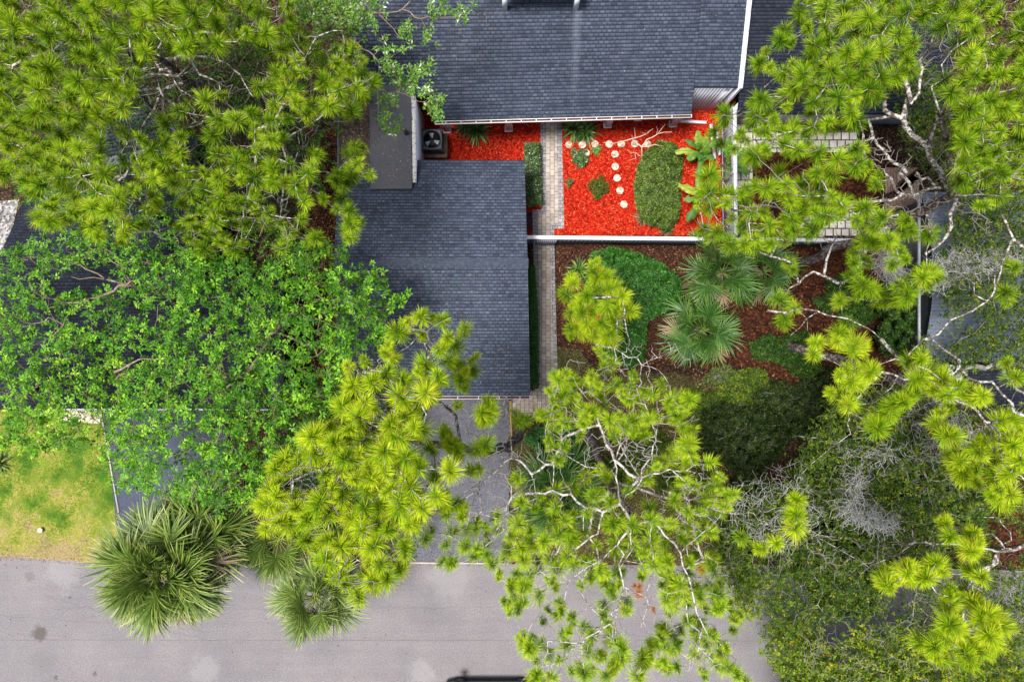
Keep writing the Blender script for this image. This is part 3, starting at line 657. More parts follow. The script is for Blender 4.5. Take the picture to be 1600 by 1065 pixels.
sheet('mulch_bed', [(1175, 234), (1300, 234), (1400, 260), (1400, 372), (1175, 372)], .004, 'rust_mulch')
sheet('mulch_bed', [(478, 100), (560, 100), (545, 640), (480, 640)], .004, 'brown_mulch')
sheet('mulch_bed', [(827, 380), (840, 380), (846, 604), (828, 604)], .004, 'brown_mulch')
sheet('mulch_bed', [(1530, 800), (1700, 800), (1700, 890), (1545, 886)], .004, 'rust_mulch')
# paths
sheet('path_border', [(843.5, 150), (877, 150), (881.5, 357), (866, 357.5), (866, 376), (833, 376), (832, 328), (846.5, 327)], .016, 'paver_grey')
sheet('path', [(851, 150), (869, 150), (873, 350), (860, 350), (860, 376), (840, 376), (840, 334), (854, 333)], .020, 'paver_light')
sheet('path_border', [(833, 376), (866, 376), (870, 540), (872, 606), (862, 648), (797, 650), (797, 626), (842, 606), (838.5, 540)], .0165, 'paver_grey')
sheet('path', [(841, 376), (860, 376), (864, 540), (866, 604), (852, 642), (800, 645), (800, 630), (846, 612), (845, 540)], .0205, 'paver_light')
sheet('path', [(584, 626), (604, 626), (604, 658), (584, 658)], .0205, 'paver_grey')
sheet('patio', [(1151.5, 190), (1176, 190), (1176, 302), (1151.5, 302)], .022, 'patio_slab')
sheet('patio', [(1177, 205), (1340, 205), (1340, 238), (1177, 238)], .018, 'patio_slab')
sheet('patio', [(1230, 338), (1400, 330), (1400, 368), (1230, 368)], .018, 'patio_slab')
sheet('gravel_bed', [(-60, 318), (30, 312), (0, 440), (-60, 440)], .006, 'white_gravel')
# kerb lip where the driveway meets the road
k = MB(); a, b_ = W(640, 878.5), W(796, 879.5); k.wallbox(a, b_, 0, .035, .07); k.build('kerb', MAT['kerb_concrete'], kind='structure')
k = MB(); a, b_ = W(798, 626), W(798.5, 702); k.wallbox(a, b_, 0, .09, .13); k.build('edging_board', MAT['tan_wood'], label='tan timber edging board along the right side of the centre driveway', category='edging')
k = MB(); a, b_ = W(158, 640), W(186, 800); k.wallbox(a, b_, 0, .05, .06); k.build('edging_board', MAT['kerb_concrete'], label='thin pale edging strip between the left lawn and the dark driveway', category='edging')
# road joint, cracks, stains
def ribbon(m, P, w, z):
    P = [np.array(p) for p in P]; V = []
    for i, p in enumerate(P):
        d = P[min(i+1, len(P)-1)]-P[max(i-1, 0)]; n_ = np.array([-d[1], d[0], 0]); n_ /= np.linalg.norm(n_)+1e-9
        V += [p-n_*w/2+[0, 0, z], p+n_*w/2+[0, 0, z]]
    m.add(V, [(2*i, 2*i+2, 2*i+3, 2*i+1) for i in range(len(P)-1)])
rng = np.random.default_rng(5); m = MB()
ribbon(m, [W(x, 999+(x/1600)*2+rng.normal(0, .35)) for x in range(-300, 1900, 14)], .016, .004)
for (x0, y0, x1, y1) in [(70, 930, 330, 1002), (380, 950, 780, 948), (0, 960, 330, 985)]:
    ribbon(m, [W(x0+(x1-x0)*t_+rng.normal(0, 1), y0+(y1-y0)*t_+rng.normal(0, 1.5)) for t_ in np.linspace(0, 1, 24)], .011, .0045)
m.build('road_cracks', MAT['crack'], kind='structure')
def blob(name, px, py, rx, ry, mat, z, seed, n=26):
    rng = np.random.default_rng(seed); r = 1+.16*np.sin(np.arange(n)*2*math.pi/n*3+rng.uniform(0, 6))+rng.normal(0, .07, n)
    return sheet(name, [(px+rx*r[i]*math.cos(i*2*math.pi/n), py+ry*r[i]*math.sin(i*2*math.pi/n)) for i in range(n)], z, mat)
blob('road_stain', 109, 933, 3, 2, 'crack', .005, 3); blob('road_stain', 148, 1052, 3, 4, 'crack', .005, 4); blob('road_stain', 87, 1058, 3, 4, 'crack', .005, 5); blob('road_stain', 884, 1029, 3, 3, 'crack', .005, 6)

def scatter_quads(name, poly, n, seed, mat, L=(.05, .09), w=.02, z=.02, holes=(), label=None, tilt=.35, vpow=1.0, zfun=None):
    rng = np.random.default_rng(seed); P = np.array(poly, float); q = rng.uniform(P.min(0), P.max(0), (n*2, 2)); q = q[inpoly(q[:, 0], q[:, 1], poly)]
    for h in holes: q = q[~inpoly(q[:, 0], q[:, 1], h)]
    q = q[:n]; N_ = len(q); C = WA(q[:, 0], q[:, 1], zfun(q) if zfun else z*rng.uniform(.4, 1.6, N_)); az = rng.uniform(0, 6.28, N_)
    d = np.stack([np.cos(az), np.sin(az), rng.normal(0, tilt, N_)], 1); s = np.stack([-np.sin(az), np.cos(az), rng.normal(0, tilt, N_)], 1)
    l = rng.uniform(*L, N_)[:, None]/2; ww = w*rng.uniform(.6, 1.3, N_)[:, None]/2
    V = np.stack([C-d*l-s*ww*.6, C-d*l*.2-s*ww*1.1, C+d*l, C-d*l*.1+s*ww*1.1], 1)
    zmin = C[:, 2:3]-.012; V[..., 2] = np.maximum(V[..., 2], zmin)
    m = MB(); m.add(V, (np.arange(N_)*4)[:, None]+np.array([[0, 1, 2, 3]]), np.repeat(rng.uniform(0, 1, N_)**vpow, 4))
    return m.build(name, MAT[mat], kind='stuff', label=label, category=name.replace('_', ' '))
pth = [(843, 150), (877, 150), (881.5, 357), (866, 357.5), (866, 376), (833, 376), (832, 328), (846.5, 327)]
scatter_quads('mulch_chips', [(655, 170), (1110, 170), (1130, 366), (820, 366), (820, 250), (655, 250)], 26000, 3, 'chip_red', (.05, .17), .035, .03, [pth], 'loose bright red wood mulch chips over the front garden beds')
scatter_quads('fallen_leaves', [(868, 384), (1150, 384), (1400, 384), (1420, 560), (1250, 650), (1080, 600), (960, 560), (868, 545)], 9000, 4, 'litter_dark', (.05, .13), .05, .03, (), 'brown fallen leaves over the dark mulch between the shrubs and palms', vpow=3.2)
scatter_quads('fallen_leaves', [(479, 150), (545, 150), (530, 640), (480, 640)], 2500, 6, 'litter', (.05, .11), .045, .02, (), 'brown leaf litter in the dark gap left of the garage', vpow=1.6)
scatter_quads('fallen_leaves', [(820, 600), (1190, 600), (1190, 876), (800, 876)], 5000, 8, 'litter', (.05, .10), .04, .02, (), 'scattered dry leaves over the grass below the sparse centre pine', vpow=1.2)
scatter_quads('pine_straw', [(-60, 862), (145, 872), (370, 876), (800, 874), (1180, 878), (1180, 890), (800, 884), (370, 884), (145, 884), (60, 877), (-60, 873)], 5200, 41, 'litter', (.04, .12), .012, .015, (), 'thin brown pine straw along the ragged road edge', vpow=.8)
scatter_quads('pine_straw', [(-60, 880), (1400, 885), (1400, 1065), (-60, 1065)], 1500, 42, 'litter', (.04, .12), .010, .012, (), 'sparse pine needles and specks scattered over the road', vpow=1.5)
scatter_quads('pine_straw', [(640, 626), (795, 626), (795, 876), (640, 876)], 2600, 43, 'litter', (.05, .14), .012, .02, (), 'brown pine straw scattered over the centre driveway', vpow=.8)
rng = np.random.default_rng(77); st_ = [(889, 226), (910, 226), (952, 225), (971, 225), (992, 224.5), (961, 241), (961.5, 260), (964.5, 278), (969, 297.6), (975, 319)]
scatter_quads('mulch_chips', [(880, 218), (1040, 218), (1040, 232), (985, 234), (982, 328), (966, 328), (955, 236), (880, 234)], 900, 46, 'chip_red', (.04, .12), .03, .068, (), 'red mulch chips spilled over the stepping stones')
def grass(poly, n, seed, label, vb=0, mt='grass_blade'):
    rng = np.random.default_rng(seed); P = np.array(poly, float); q = rng.uniform(P.min(0), P.max(0), (n*2, 2)); q = q[inpoly(q[:, 0], q[:, 1], poly)][:n]; N_ = len(q)
    C = WA(q[:, 0], q[:, 1], .006); az = rng.uniform(0, 6.28, N_); h = rng.uniform(.03, .09, N_)
    dry = np.clip(.5+.30*np.sin(q[:, 0]*.045+1)*np.sin(q[:, 1]*.038+2)+.25*np.sin(q[:, 0]*.11+q[:, 1]*.07)+(q[:, 1]-770)/260*(1 if vb == 0 else 0)+vb, 0, 1)
    s = np.stack([-np.sin(az), np.cos(az), 0*az], 1)*.007; d = np.stack([np.cos(az)*h*.9, np.sin(az)*h*.9, h*.8], 1)
    m = MB(); m.add(np.stack([C-s, C+s, C+d], 1), (np.arange(N_)*3)[:, None]+np.array([[0, 1, 2]]), np.repeat(np.clip(dry*.75+rng.uniform(0, .3, N_), 0, 1), 3))
    m.build('grass', MAT[mt], kind='stuff', label=label, category='grass')
grass([(-60, 640), (165, 640), (187, 800), (190, 878), (145, 876), (60, 870), (-60, 866)], 42000, 7, 'patchy yellow and green lawn grass left of the left driveway')
grass([(868, 545), (905, 545), (940, 590), (1060, 585), (1200, 640), (1170, 878), (800, 874), (800, 656)], 34000, 8, 'thin dry brownish lawn grass right of the paver path', .12, 'weed_blade')

# ------------------------------------------------------------------ roofs
def shingled(m, A, B, C, D, exp=.145, u0=0, lip=.010):
    """roof plane: A,B eave left/right, D,C ridge left/right; real stepped courses"""
    A, B, C, D = [np.array(q, float) for q in (A, B, C, D)]
    n = max(2, int(round((np.linalg.norm(D-A)+np.linalg.norm(C-B))/2/exp))); nrm = np.cross(B-A, D-A); nrm /= np.linalg.norm(nrm); W_ = np.linalg.norm(B-A)
    V = []; Fq = []; UV = []
    for i in range(n):
        t0, t1 = i/n, (i+1)/n; l0 = A+(D-A)*t0; r0 = B+(C-B)*t0; l1 = A+(D-A)*t1; r1 = B+(C-B)*t1
        k = len(V); V += [l0+nrm*lip, r0+nrm*lip, r1, l1, l0, r0]; Fq += [(k, k+1, k+2, k+3), (k+4, k+5, k+1, k)]
        v0 = i*exp; v1 = (i+1)*exp
        UV += [(u0, v0), (u0+W_, v0), (u0+W_, v1), (u0, v1), (u0, v0), (u0+W_, v0), (u0+W_, v0+.002), (u0, v0+.002)]
    m.add(V, Fq, .5, np.array(UV))
def slab_under(m, A, B, C, D, t=.12):
    P = [np.array(q, float)-[0, 0, .012] for q in (A, B, C, D)]; Q = [p-[0, 0, t] for p in P]
    m.add(P+Q, [(0, 3, 2, 1)[::-1], (4, 5, 6, 7)[::-1], (0, 1, 5, 4), (1, 2, 6, 5), (2, 3, 7, 6), (3, 0, 4, 7)])
def gutter(parent, a, b, z, mats=('white_paint', 'litter'), hang=.65, fill=True, name='gutter'):
    a = np.array(a[:2]); b = np.array(b[:2]); d = (b-a)/np.linalg.norm(b-a); nn = np.array([d[1], -d[0]]); L = np.linalg.norm(b-a)
    m = MB(); w = .14
    m.wallbox(a+nn*w, b+nn*w, z-.11, z, .022); m.wallbox(a+nn*.02, b+nn*.02, z-.11, z-.012, .018); m.wallbox(a+nn*w/2, b+nn*w/2, z-.125, z-.11, w)
    for e in (a, b): m.wallbox(e+nn*.0, e+nn*w, z-.11, z-.003, .015)
    g_ = m.build(name, MAT[mats[0]], parent)
    for i in range(1, int(L/hang)+1):
        p = a+d*(i*hang-.2)
        if i*hang-.2 < L: h = MB(); h.wallbox(p+nn*.02, p+nn*w, z-.018, z+.004, .03); h.build('gutter_hanger', MAT[mats[0]], g_)
    if fill:
        rng = np.random.default_rng(int(L*100)); n = int(L*260); t_ = rng.uniform(0, L, n); c = np.stack([a[0]+d[0]*t_, a[1]+d[1]*t_], 1)+nn*rng.uniform(.03, .13, (n, 1))
        az = rng.uniform(0, 3.14, n); l = rng.uniform(.03, .08, n); dd = np.stack([np.cos(az)*l, np.sin(az)*l, rng.normal(0, .01, n)], 1); ss = np.stack([-np.sin(az), np.cos(az), 0*az], 1)*.01
        C = np.column_stack([c, z-.055+rng.uniform(0, .04, n)]); f = MB(); f.add(np.stack([C-ss-dd/2, C+ss-dd/2, C+dd/2], 1), (np.arange(n)*3)[:, None]+np.array([[0, 1, 2]]), np.repeat(rng.uniform(0, 1, n)**5*.8, 3))
        f.wallbox(a+nn*.08, b+nn*.08, z-.105, z-.06, .10, 0)
        f.build('gutter_debris', MAT['litter'], g_)
    return g_

# --- main house
hb = W(900, 120, 0); hb[2] = 0
house = empty('house', hb, 'main house with blue grey shingle roof above the red mulch garden', 'house')
def roofpt(px, py, ez=2.95, ey=None, slope=.36):
    """pixel on the sloped roof plane"""
    y0 = ey; k = (532.5-py)/F    # y=k*(H-z), z=ez+slope*(y-y0)
    y = k*(H-ez+slope*y0)/(1+k*slope); z = ez+slope*(y-y0); return np.array([(px-800)*(H-z)/F, y, z])
EY = W(800, 184, 2.95)[1]
ridge_y = 17.5; rz = 2.95+.36*(ridge_y-EY)
eL = W(560, 189.5, 2.95); eR = W(1080.5, 178.5, 2.95)
xl = W(676, 189, 2.95)[0]; el_ = np.array([xl, W(676, 189, 2.95)[1], 2.95])
xr = eR[0]
r = MB()
shingled(r, el_, eR, (xr, ridge_y, rz), (xl, ridge_y, rz))
u = roofpt(1081, 136, 2.95, EY); u2x = W(1153, 137, u[2])[0]
shingled(r, (xr, u[1], u[2]), (u2x, u[1], u[2]), (u2x, ridge_y, rz), (xr, ridge_y, rz), u0=20)
lw = roofpt(640, 150, 2.95, EY); lx = W(556, 150, lw[2])[0]
shingled(r, (lx, lw[1], lw[2]), (xl, lw[1], lw[2]), (xl, ridge_y, rz), (lx, ridge_y, rz), u0=40)
by = ridge_y+7.5
shingled(r, (u2x, by, 2.95), (lx, by, 2.95), (lx, ridge_y, rz), (u2x, ridge_y, rz), u0=60)
slab_under(r, el_, eR, (xr, ridge_y, rz), (xl, ridge_y, rz)); slab_under(r, (xr, u[1], u[2]), (u2x, u[1], u[2]), (u2x, ridge_y, rz), (xr, ridge_y, rz)); slab_under(r, (lx, lw[1], lw[2]), (xl, lw[1], lw[2]), (xl, ridge_y, rz), (lx, ridge_y, rz))
roof = r.build('roof', MAT['shingle_main'], house)
w = MB(); wy = EY+1.9
w.wallbox((lx+.3, wy), (xr-.2, wy), 0, 3.0, .2); w.wallbox((lx+.3, wy), (lx+.3, by-.3), 0, 2.9, .2); w.wallbox((u2x-.25, u[1]+.1), (u2x-.25, by-.3), 0, 2.9, .2); w.wallbox((lx+.3, by-.3), (u2x-.25, by-.3), 0, 2.85, .2)
w.build('wall', MAT['white_wall'], house)
# recessed south wall with vertical boards right of the eave
w = MB(); x0 = xr-.6; x1 = u2x-.02; n = 17
for i in range(n):
    a_ = x0+(x1-x0)*i/n; w.box(((a_+(x1-x0)/n/2), u[1]+.13, u[2]/2-.03), ((x1-x0)/n-.045, .05, u[2]-.02))
w.box(((x0+x1)/2, u[1]+.2, u[2]/2-.03), (x1-x0, .08, u[2]-.04)); w.build('siding_wall', MAT['white_wall'], house, label='vertical white board siding below the roof notch')
gutter(house, el_[:2]+[0.12, 0], eR[:2], 2.97)
# posts below the gutter
for i, (tx, bx, by_) in enumerate([(694, 699, 206), (795, 795, 204), (955, 949, 198), (1002, 996, 187), (1056, 1051, 197)]):
    c = W(bx, by_-2.5, 0); m = MB(); m.box((c[0], c[1], 1.43), (.30, .24, 2.80)); m.box((c[0], c[1], .06), (.38, .32, .12)); m.box((c[0], c[1], 2.74), (.36, .30, .08))
    m.build('post', MAT['white_wall'], house)
# windows and front door behind the posts
for cx in (-2.6, 4.2, 7.0):
    m = MB(); m.box((cx, wy-.13, 1.5), (1.5, .05, 1.4)); wf = m.build('window', MAT['white_paint'], house)
    m = MB(); m.box((cx, wy-.16, 1.5), (1.34, .03, 1.24)); m.build('pane', MAT['glass_dark'], wf)
m = MB(); m.box((1.5, wy-.13, 1.05), (1.0, .05, 2.1)); dr = m.build('door', MAT['dark_wood'], house); m = MB(); m.lathe((1.88, wy-.19, 1.0), [(.0, -.03), (.03, -.02), (.03, .02), (.0, .03)], 10); m.build('handle', MAT['blade_metal'], dr, True)
# dormer at the ridge side
q1 = roofpt(789, 18, 2.95, EY); q2 = roofpt(899, 17, 2.95, EY); yd = q1[1]
dz = q1[2]
for q in (q1, q2): m = MB(); m.box((q[0], yd+.10, dz+.62), (.20, .20, 1.35)); m.build('dormer_post', MAT['white_paint'], house)
m = MB(); m.box(((q1[0]+q2[0])/2, yd+1.0, dz+.75), (q2[0]-q1[0]-.1, .14, 1.5)); m.build('dormer_wall', MAT['glass_dark'], house)
m = MB(); m.box(((q1[0]+q2[0])/2, yd+1.55, dz+1.36), (q2[0]-q1[0]+.35, 3.1, .12)); m.build('dormer_roof', MAT['membrane'], house)
# --- party wall right, neighbour roof right
pw = empty('party_wall', W(1150, 100, 0), 'narrow white topped party wall right of the main roof', 'wall')
m = MB(); xw = u2x+.10; n = 10; ys = np.linspace(u[1]-.1, ridge_y, n+1)
zt = lambda y: 2.95+.36*(y-EY)+.14
V = []
for y in ys: V += [(xw-.05, y, 0), (xw+.05, y, 0), (xw+.05, y, zt(y)), (xw-.05, y, zt(y))]
Fq = [(4*i+j, 4*i+(j+1) % 4, 4*i+4+(j+1) % 4, 4*i+4+j) for i in range(n) for j in range(4)]; m.add(V, Fq); m.add(V, [(0, 1, 2, 3)[::-1], (4*n, 4*n+1, 4*n+2, 4*n+3)]); m.build('wall', MAT['white_wall'], pw)
m = MB(); P = [np.array((xw, y, zt(y)+.012)) for y in ys]
for a_, b_ in zip(P, P[1:]):
    m.add([a_+[-.07, 0, 0], a_+[.07, 0, 0], b_+[.07, 0, 0], b_+[-.07, 0, 0], a_+[-.07, 0, -.03], a_+[.07, 0, -.03], b_+[.07, 0, -.03], b_+[-.07, 0, -.03]], [(0, 1, 2, 3), (0, 4, 5, 1), (1, 5, 6, 2), (3, 2, 6, 7), (0, 3, 7, 4)])
m.build('cap', MAT['white_paint'], pw)
nh = empty('house', W(1250, 80, 0), 'neighbour house at the top right with dark shingle roof half under pines', 'house')
m = MB(); nxr = xw+9.0; ny = W(1200, 178, 2.7)[1]; nx0 = xw+.12
shingled(m, (nx0, ny, 2.7), (nxr, ny, 2.7), (nxr, ridge_y, 2.7+.3*(ridge_y-ny)), (nx0, ridge_y, 2.7+.3*(ridge_y-ny)), u0=3); slab_under(m, (nx0, ny, 2.7), (nxr, ny, 2.7), (nxr, ridge_y, 2.7+.3*(ridge_y-ny)), (nx0, ridge_y, 2.7+.3*(ridge_y-ny)))
m.build('roof', MAT['shingle_dark'], nh); m = MB(); m.wallbox((nx0+.1, ny+.5), (nxr-.3, ny+.5), 0, 2.7, .2); m.wallbox((nxr-.3, ny+.5), (nxr-.3, ridge_y), 0, 2.6, .2); m.build('wall', MAT['white_wall'], nh)
# --- flat connector roof, white capped wall
fr = empty('breezeway', W(612, 220, 0), 'flat grey membrane roof between garage and house beside the stained wall cap', 'flat roof')
m = MB(); m.prism([W(579, 295, 3.4), W(644, 295, 3.4), W(641, 120, 3.4), W(577, 120, 3.4)], 3.27, 3.40); m.build('roof', MAT['membrane'], fr)
m = MB(); a_ = W(581, 293, 3.6); b_ = W(640, 130, 3.6); m.wallbox((a_[0]+.1, 8.2), (a_[0]+.1, 12), 0, 3.25, .15); m.build('wall', MAT['white_wall'], fr)
m = MB(); c = W(635, 208, 3.42); m.lathe((c[0], c[1], 3.40), [(.10, 0), (.08, .04), (.06, .05), (.06, .28), (.085, .29), (.085, .34), (0, .36)], 14); m.build('vent_pipe', MAT['black_metal'], fr, True)
sw = empty('wall', W(655, 215, 0), 'free standing white wall with black stained cap left of the air conditioner', 'wall')
a_ = W(646.8, 284, 3.3); b_ = W(645.8, 150, 3.3)
m = MB(); m.wallbox(a_, b_, 0, 3.27, .16); m.build('wall_body', MAT['white_wall'], sw); m = MB(); m.wallbox(a_-np.array([0, .03, 0]), b_, 3.272, 3.32, .22)
m.build('cap', MAT['stained_white'], sw)
lf = empty('flat_roof', W(560, 230, 0), 'lower brown grey flat roof strip left of the membrane roof', 'flat roof')
m = MB(); m.prism([W(531, 262, 3.0), W(583, 262, 3.0), W(583, 120, 3.0), W(531, 120, 3.0)], 2.86, 3.0); m.build('roof', MAT['membrane_brown'], lf)
m = MB(); m.prism([W(527, 262, 3.0), W(530.6, 262, 3.0), W(530.6, 120, 3.0), W(527, 120, 3.0)], 2.84, 3.04); m.build('fascia', MAT['grey_metal'], lf)
m = MB(); a_ = W(534, 258, 3.0); m.wallbox((a_[0]+.1, a_[1]), (a_[0]+.1, a_[1]+3), 0, 2.85, .15); m.build('wall', MAT['white_wall'], lf)
# --- garage
gz, gr_ = 2.8, 4.25
TL, TR, BL, BR = W(531, 250, gz), W(819.5, 250.5, gz), W(527, 619, gz), W(828.5, 617.5, gz)
RL, RR = W(521, 411, gr_), W(824.5, 411, gr_)
ga = empty('garage', (0.5*(TL+BR))*[1, 1, 0], 'two car garage under the blue grey gable roof in the centre', 'garage')
m = MB(); shingled(m, BL, BR, RR, RL); shingled(m, TR, TL, RL, RR, u0=30); slab_under(m, BL, BR, RR, RL); slab_under(m, TR, TL, RL, RR); m.build('roof', MAT['shingle_garage'], ga)
m = MB(); nr = 62; rng = np.random.default_rng(9)
for i in range(nr):
    t0, t1 = i/nr, (i+1)/nr; a_ = RL+(RR-RL)*t0; b_ = RL+(RR-RL)*(t1+.004); hh = .018+.012*(i % 2); sl_ = .31
    V = [a_+[0, .2, -.2*sl_+hh], b_+[0, .2, -.2*sl_+hh-.01], b_+[0, 0, hh-.01], a_+[0, 0, hh], b_+[0, -.2, -.2*sl_+hh-.01], a_+[0, -.2, -.2*sl_+hh]]
    m.add(V, [(0, 3, 2, 1), (3, 5, 4, 2)], rng.uniform(0, 1))
plain('ridge_shingle', (.04, .05, .07), .9, .2, .35, 0, 9); m.build('ridge_cap', MAT['ridge_shingle'], ga)
m = MB(); i_ = .35
wl, wr, wt, wb = TL[0]+i_, TR[0]-i_, TL[1]-i_, BL[1]+i_
m.wallbox((wl, wt), (wr, wt), 0, 2.8, .15); m.wallbox((wl, wb), (wl, wt), 0, 2.75, .15); m.wallbox((wr, wb), (wr, wt), 0, 2.75, .15); m.wallbox((wl, wb), (wr, wb), 2.2, 2.75, .15); m.wallbox((wl, wb), (wl+.8, wb), 0, 2.2, .15); m.wallbox((wr-.9, wb), (wr, wb), 0, 2.2, .15)
m.build('wall', MAT['white_wall'], ga)
m = MB()
for i in range(4): m.box(((wl+wr)/2, wb+.02, .27+.545*i), (wr-wl-1.7, .05, .535))
gd = m.build('garage_door', MAT['white_paint'], ga); m = MB(); m.box(((wl+wr)/2, wb-.03, .3), (.2, .03, .04)); m.build('handle', MAT['black_metal'], gd)
gutter(ga, BL[:2]+[.02, 0], BR[:2]-[.02, 0], gz+.0, mats=('white_wall', 'litter'), hang=.9)
scatter_quads('fallen_leaves', [(690, 20), (1140, 10), (1070, 174), (690, 180)], 26, 31, 'litter', (.03, .09), .03, 0, (), 'few dry leaves scattered on the main shingle roof', vpow=1.4, zfun=lambda q: np.array([roofpt(a, b, 2.95, EY)[2] for a, b in q])+.03)
scatter_quads('fallen_leaves', [(582, 150), (640, 150), (640, 290), (582, 290)], 260, 32, 'litter', (.03, .08), .03, 0, (), 'brown debris scattered over the flat membrane roof', zfun=lambda q: 3.415+0*q[:, 0])
scatter_quads('fallen_leaves', [(533, 150), (577, 150), (577, 260), (533, 260)], 900, 33, 'litter', (.03, .09), .035, 0, (), 'dense brown debris over the lower flat roof strip', zfun=lambda q: 3.015+0*q[:, 0])
scatter_quads('fallen_leaves', [(530, 420), (820, 420), (820, 600), (530, 600)], 22, 34, 'litter', (.04, .10), .03, 0, (), 'few small dry leaves on the lower slope of the garage roof', zfun=lambda q: gz+(gr_-gz)*np.clip((619-q[:, 1])/208, 0, 1)+.03)
scatter_quads('pine_straw', [(535, 300), (700, 300), (820, 600), (700, 605), (535, 605)], 420, 44, 'litter', (.05, .15), .011, 0, (), 'thin pine straw lying on the garage roof', zfun=lambda q: gz+(gr_-gz)*np.clip(1-np.abs(q[:, 1]-411)/208, 0, 1)+.03)
scatter_quads('pine_straw', [(580, 5), (800, 5), (720, 178), (685, 178), (640, 148), (580, 148)], 420, 45, 'litter', (.05, .15), .011, 0, (), 'thin pine straw on the left part of the main roof', zfun=lambda q: np.array([roofpt(a, b, 2.95, EY)[2] for a, b in q])+.03)
# --- left neighbour house
ln = empty('house', W(150, 480, 0), 'left neighbour house with very dark shingle roof under the leafy trees', 'house')
lz, lr = 2.8, 4.2
a1, b1, c1, d1 = W(-60, 637, lz), W(420, 637, lz), W(440, 430, lr), W(-80, 430, lr)
m = MB(); shingled(m, a1, b1, c1, d1); a2, b2 = W(50, 285, lz), W(300, 285, lz); shingled(m, b2, a2, W(-14, 430, lr), W(300, 430, lr), u0=30); slab_under(m, a1, b1, c1, d1); slab_under(m, b2, a2, W(-14, 430, lr), W(300, 430, lr)); m.build('roof', MAT['shingle_dark'], ln)
m = MB(); m.wallbox((a1[0]+.3, a1[1]+.35), (b1[0]-.3, a1[1]+.35), 0, 2.75, .15); m.wallbox((b1[0]-.3, a1[1]+.35), (b1[0]-.3, c1[1]), 0, 2.75, .15); m.build('wall', MAT['white_wall'], ln)
m = MB(); m.wallbox(W(95, 639.3, lz), b1-[0, .08, 0], lz-.16, lz+.02, .06); m.build('fascia', MAT['white_paint'], ln)
m = MB(); a_ = a1[1]+.26
for i in range(4): m.box((W(250, 0, 0)[0], a_, .27+.545*i), (4.6, .05, .535))
m.build('garage_door', MAT['white_paint'], ln)
soil('pale_gravel', [(0, (.3, .25, .17)), (.5, (.55, .48, .36)), (1, (.75, .68, .55))], 9); sheet('gravel_bed', [(93, 642), (158, 641), (156, 662), (95, 656)], .015, 'pale_gravel')
# far left neighbour roof glimpsed between pines
fl = empty('shed', W(150, 265, 0), 'small slate grey shed roof glimpsed between the upper left pines', 'shed')
m = MB(); A_, B_, C_, D_ = W(90, 262, 2.3), W(250, 225, 2.3), W(232, 165, 3.0), W(75, 200, 3.0); shingled(m, A_, B_, C_, D_); slab_under(m, A_, B_, C_, D_); m.build('roof', MAT['shingle_main'], fl)
m = MB(); m.prism([A_*.97, B_*.96, C_*.95, D_*.96], 0, 2.2); m.build('wall', MAT['fence_grey'], fl)

# ------------------------------------------------------------------ fences
def board_fence(label, a, b, z, t=.10, cap=.16, bm='fence_grey', step=.19, group=None, face=-1, name='fence', skip=None):
    a = np.array(a[:2]); b = np.array(b[:2]); d = b-a; L = np.linalg.norm(d); d /= L; nn = np.array([-d[1], d[0]])
    f = empty(name, (*((a+b)/2), 0), label, 'fence', group)
    m = MB(); i = 0.0
    while i < L:
        if not (skip and skip[0] < i+step/2 < skip[1]): m.wallbox(a+d*(i+.008), a+d*min(L, i+step-.008), .04, z-.03, .03)
        i += step
    m.build('boards', MAT[bm], f)
    m = MB()
    for hh in (.35, z-.35):
        if skip: m.wallbox(a+nn*.035, a+d*skip[0]+nn*.035, hh-.04, hh+.04, .035); m.wallbox(a+d*skip[1]+nn*.035, b+nn*.035, hh-.04, hh+.04, .035)
        else: m.wallbox(a+nn*.035, b+nn*.035, hh-.04, hh+.04, .035)
    m.build('rails', MAT[bm], f)
    m = MB(); m.wallbox(a, b, z-.03, z+.02, cap); m.build('cap', MAT['white_paint'], f)
    n = max(2, int(L/2.4)+1)
    for j in range(n):
        tt = L*j/(n-1)
        if skip and skip[0]-.1 < tt < skip[1]+.1: tt = skip[1]+.1
        p = a+d*tt+nn*.06; m = MB(); m.box((p[0], p[1], z/2-.02), (.10, .10, z-.04)); m.box((p[0], p[1], z-.05), (.12, .12, .03)); m.build('post', MAT[bm], f)
    return f, a, d
plain('fence_white', (.32, .32, .38), .6, .3, .1)
FZ = 2.1; fa = W(822.5, 370.5, FZ); fb = W(1392, 376, FZ)
gx0 = W(836, 0, 0)[0]-fa[0]; gx1 = W(867, 0, 0)[0]-fa[0]
f, a_, d_ = board_fence('long grey board fence with white cap across the front garden', fa, fb, FZ, skip=(gx0, gx1))
# slatted gate in it
gt = empty('gate', (a_[0]+(gx0+gx1)/2, a_[1], 0), 'small slatted gate in the front fence over the paver path', 'gate')
m = MB(); yg = a_[1]-.03
for i in range(10): m.box((a_[0]+gx0+.07+i*(gx1-gx0-.1)/9.3, yg-.05, .98), (.045, .03, 1.75))
m.build('slats', MAT['fence_white'], gt); m = MB()
for z_ in (.2, 1.0, 1.82): m.box((a_[0]+(gx0+gx1)/2, yg, z_), (gx1-gx0-.03, .05, .08))
for x_ in (gx0+.03, gx1-.03): m.box((a_[0]+x_, yg, 1.0), (.06, .06, 1.9))
m.build('frame', MAT['fence_grey'], gt); m = MB(); m.box((a_[0]+gx1-.12, yg-.09, 1.05), (.12, .03, .03)); m.build('latch', MAT['black_metal'], gt)
board_fence('white capped yard fence running up from the front fence to the house corner', W(1150, 368, FZ), W(1148, 168, FZ), FZ, bm='fence_white')
board_fence('short white fence piece at the left picture edge beside the dark roof', W(-40, 524, 1.6), W(23, 524, 1.6), 1.6, bm='fence_white', cap=.22)
board_fence('pale fence glimpsed between pines above the left roof', W(-20, 271, 1.7), W(22, 270, 1.7), 1.7, bm='fence_white')
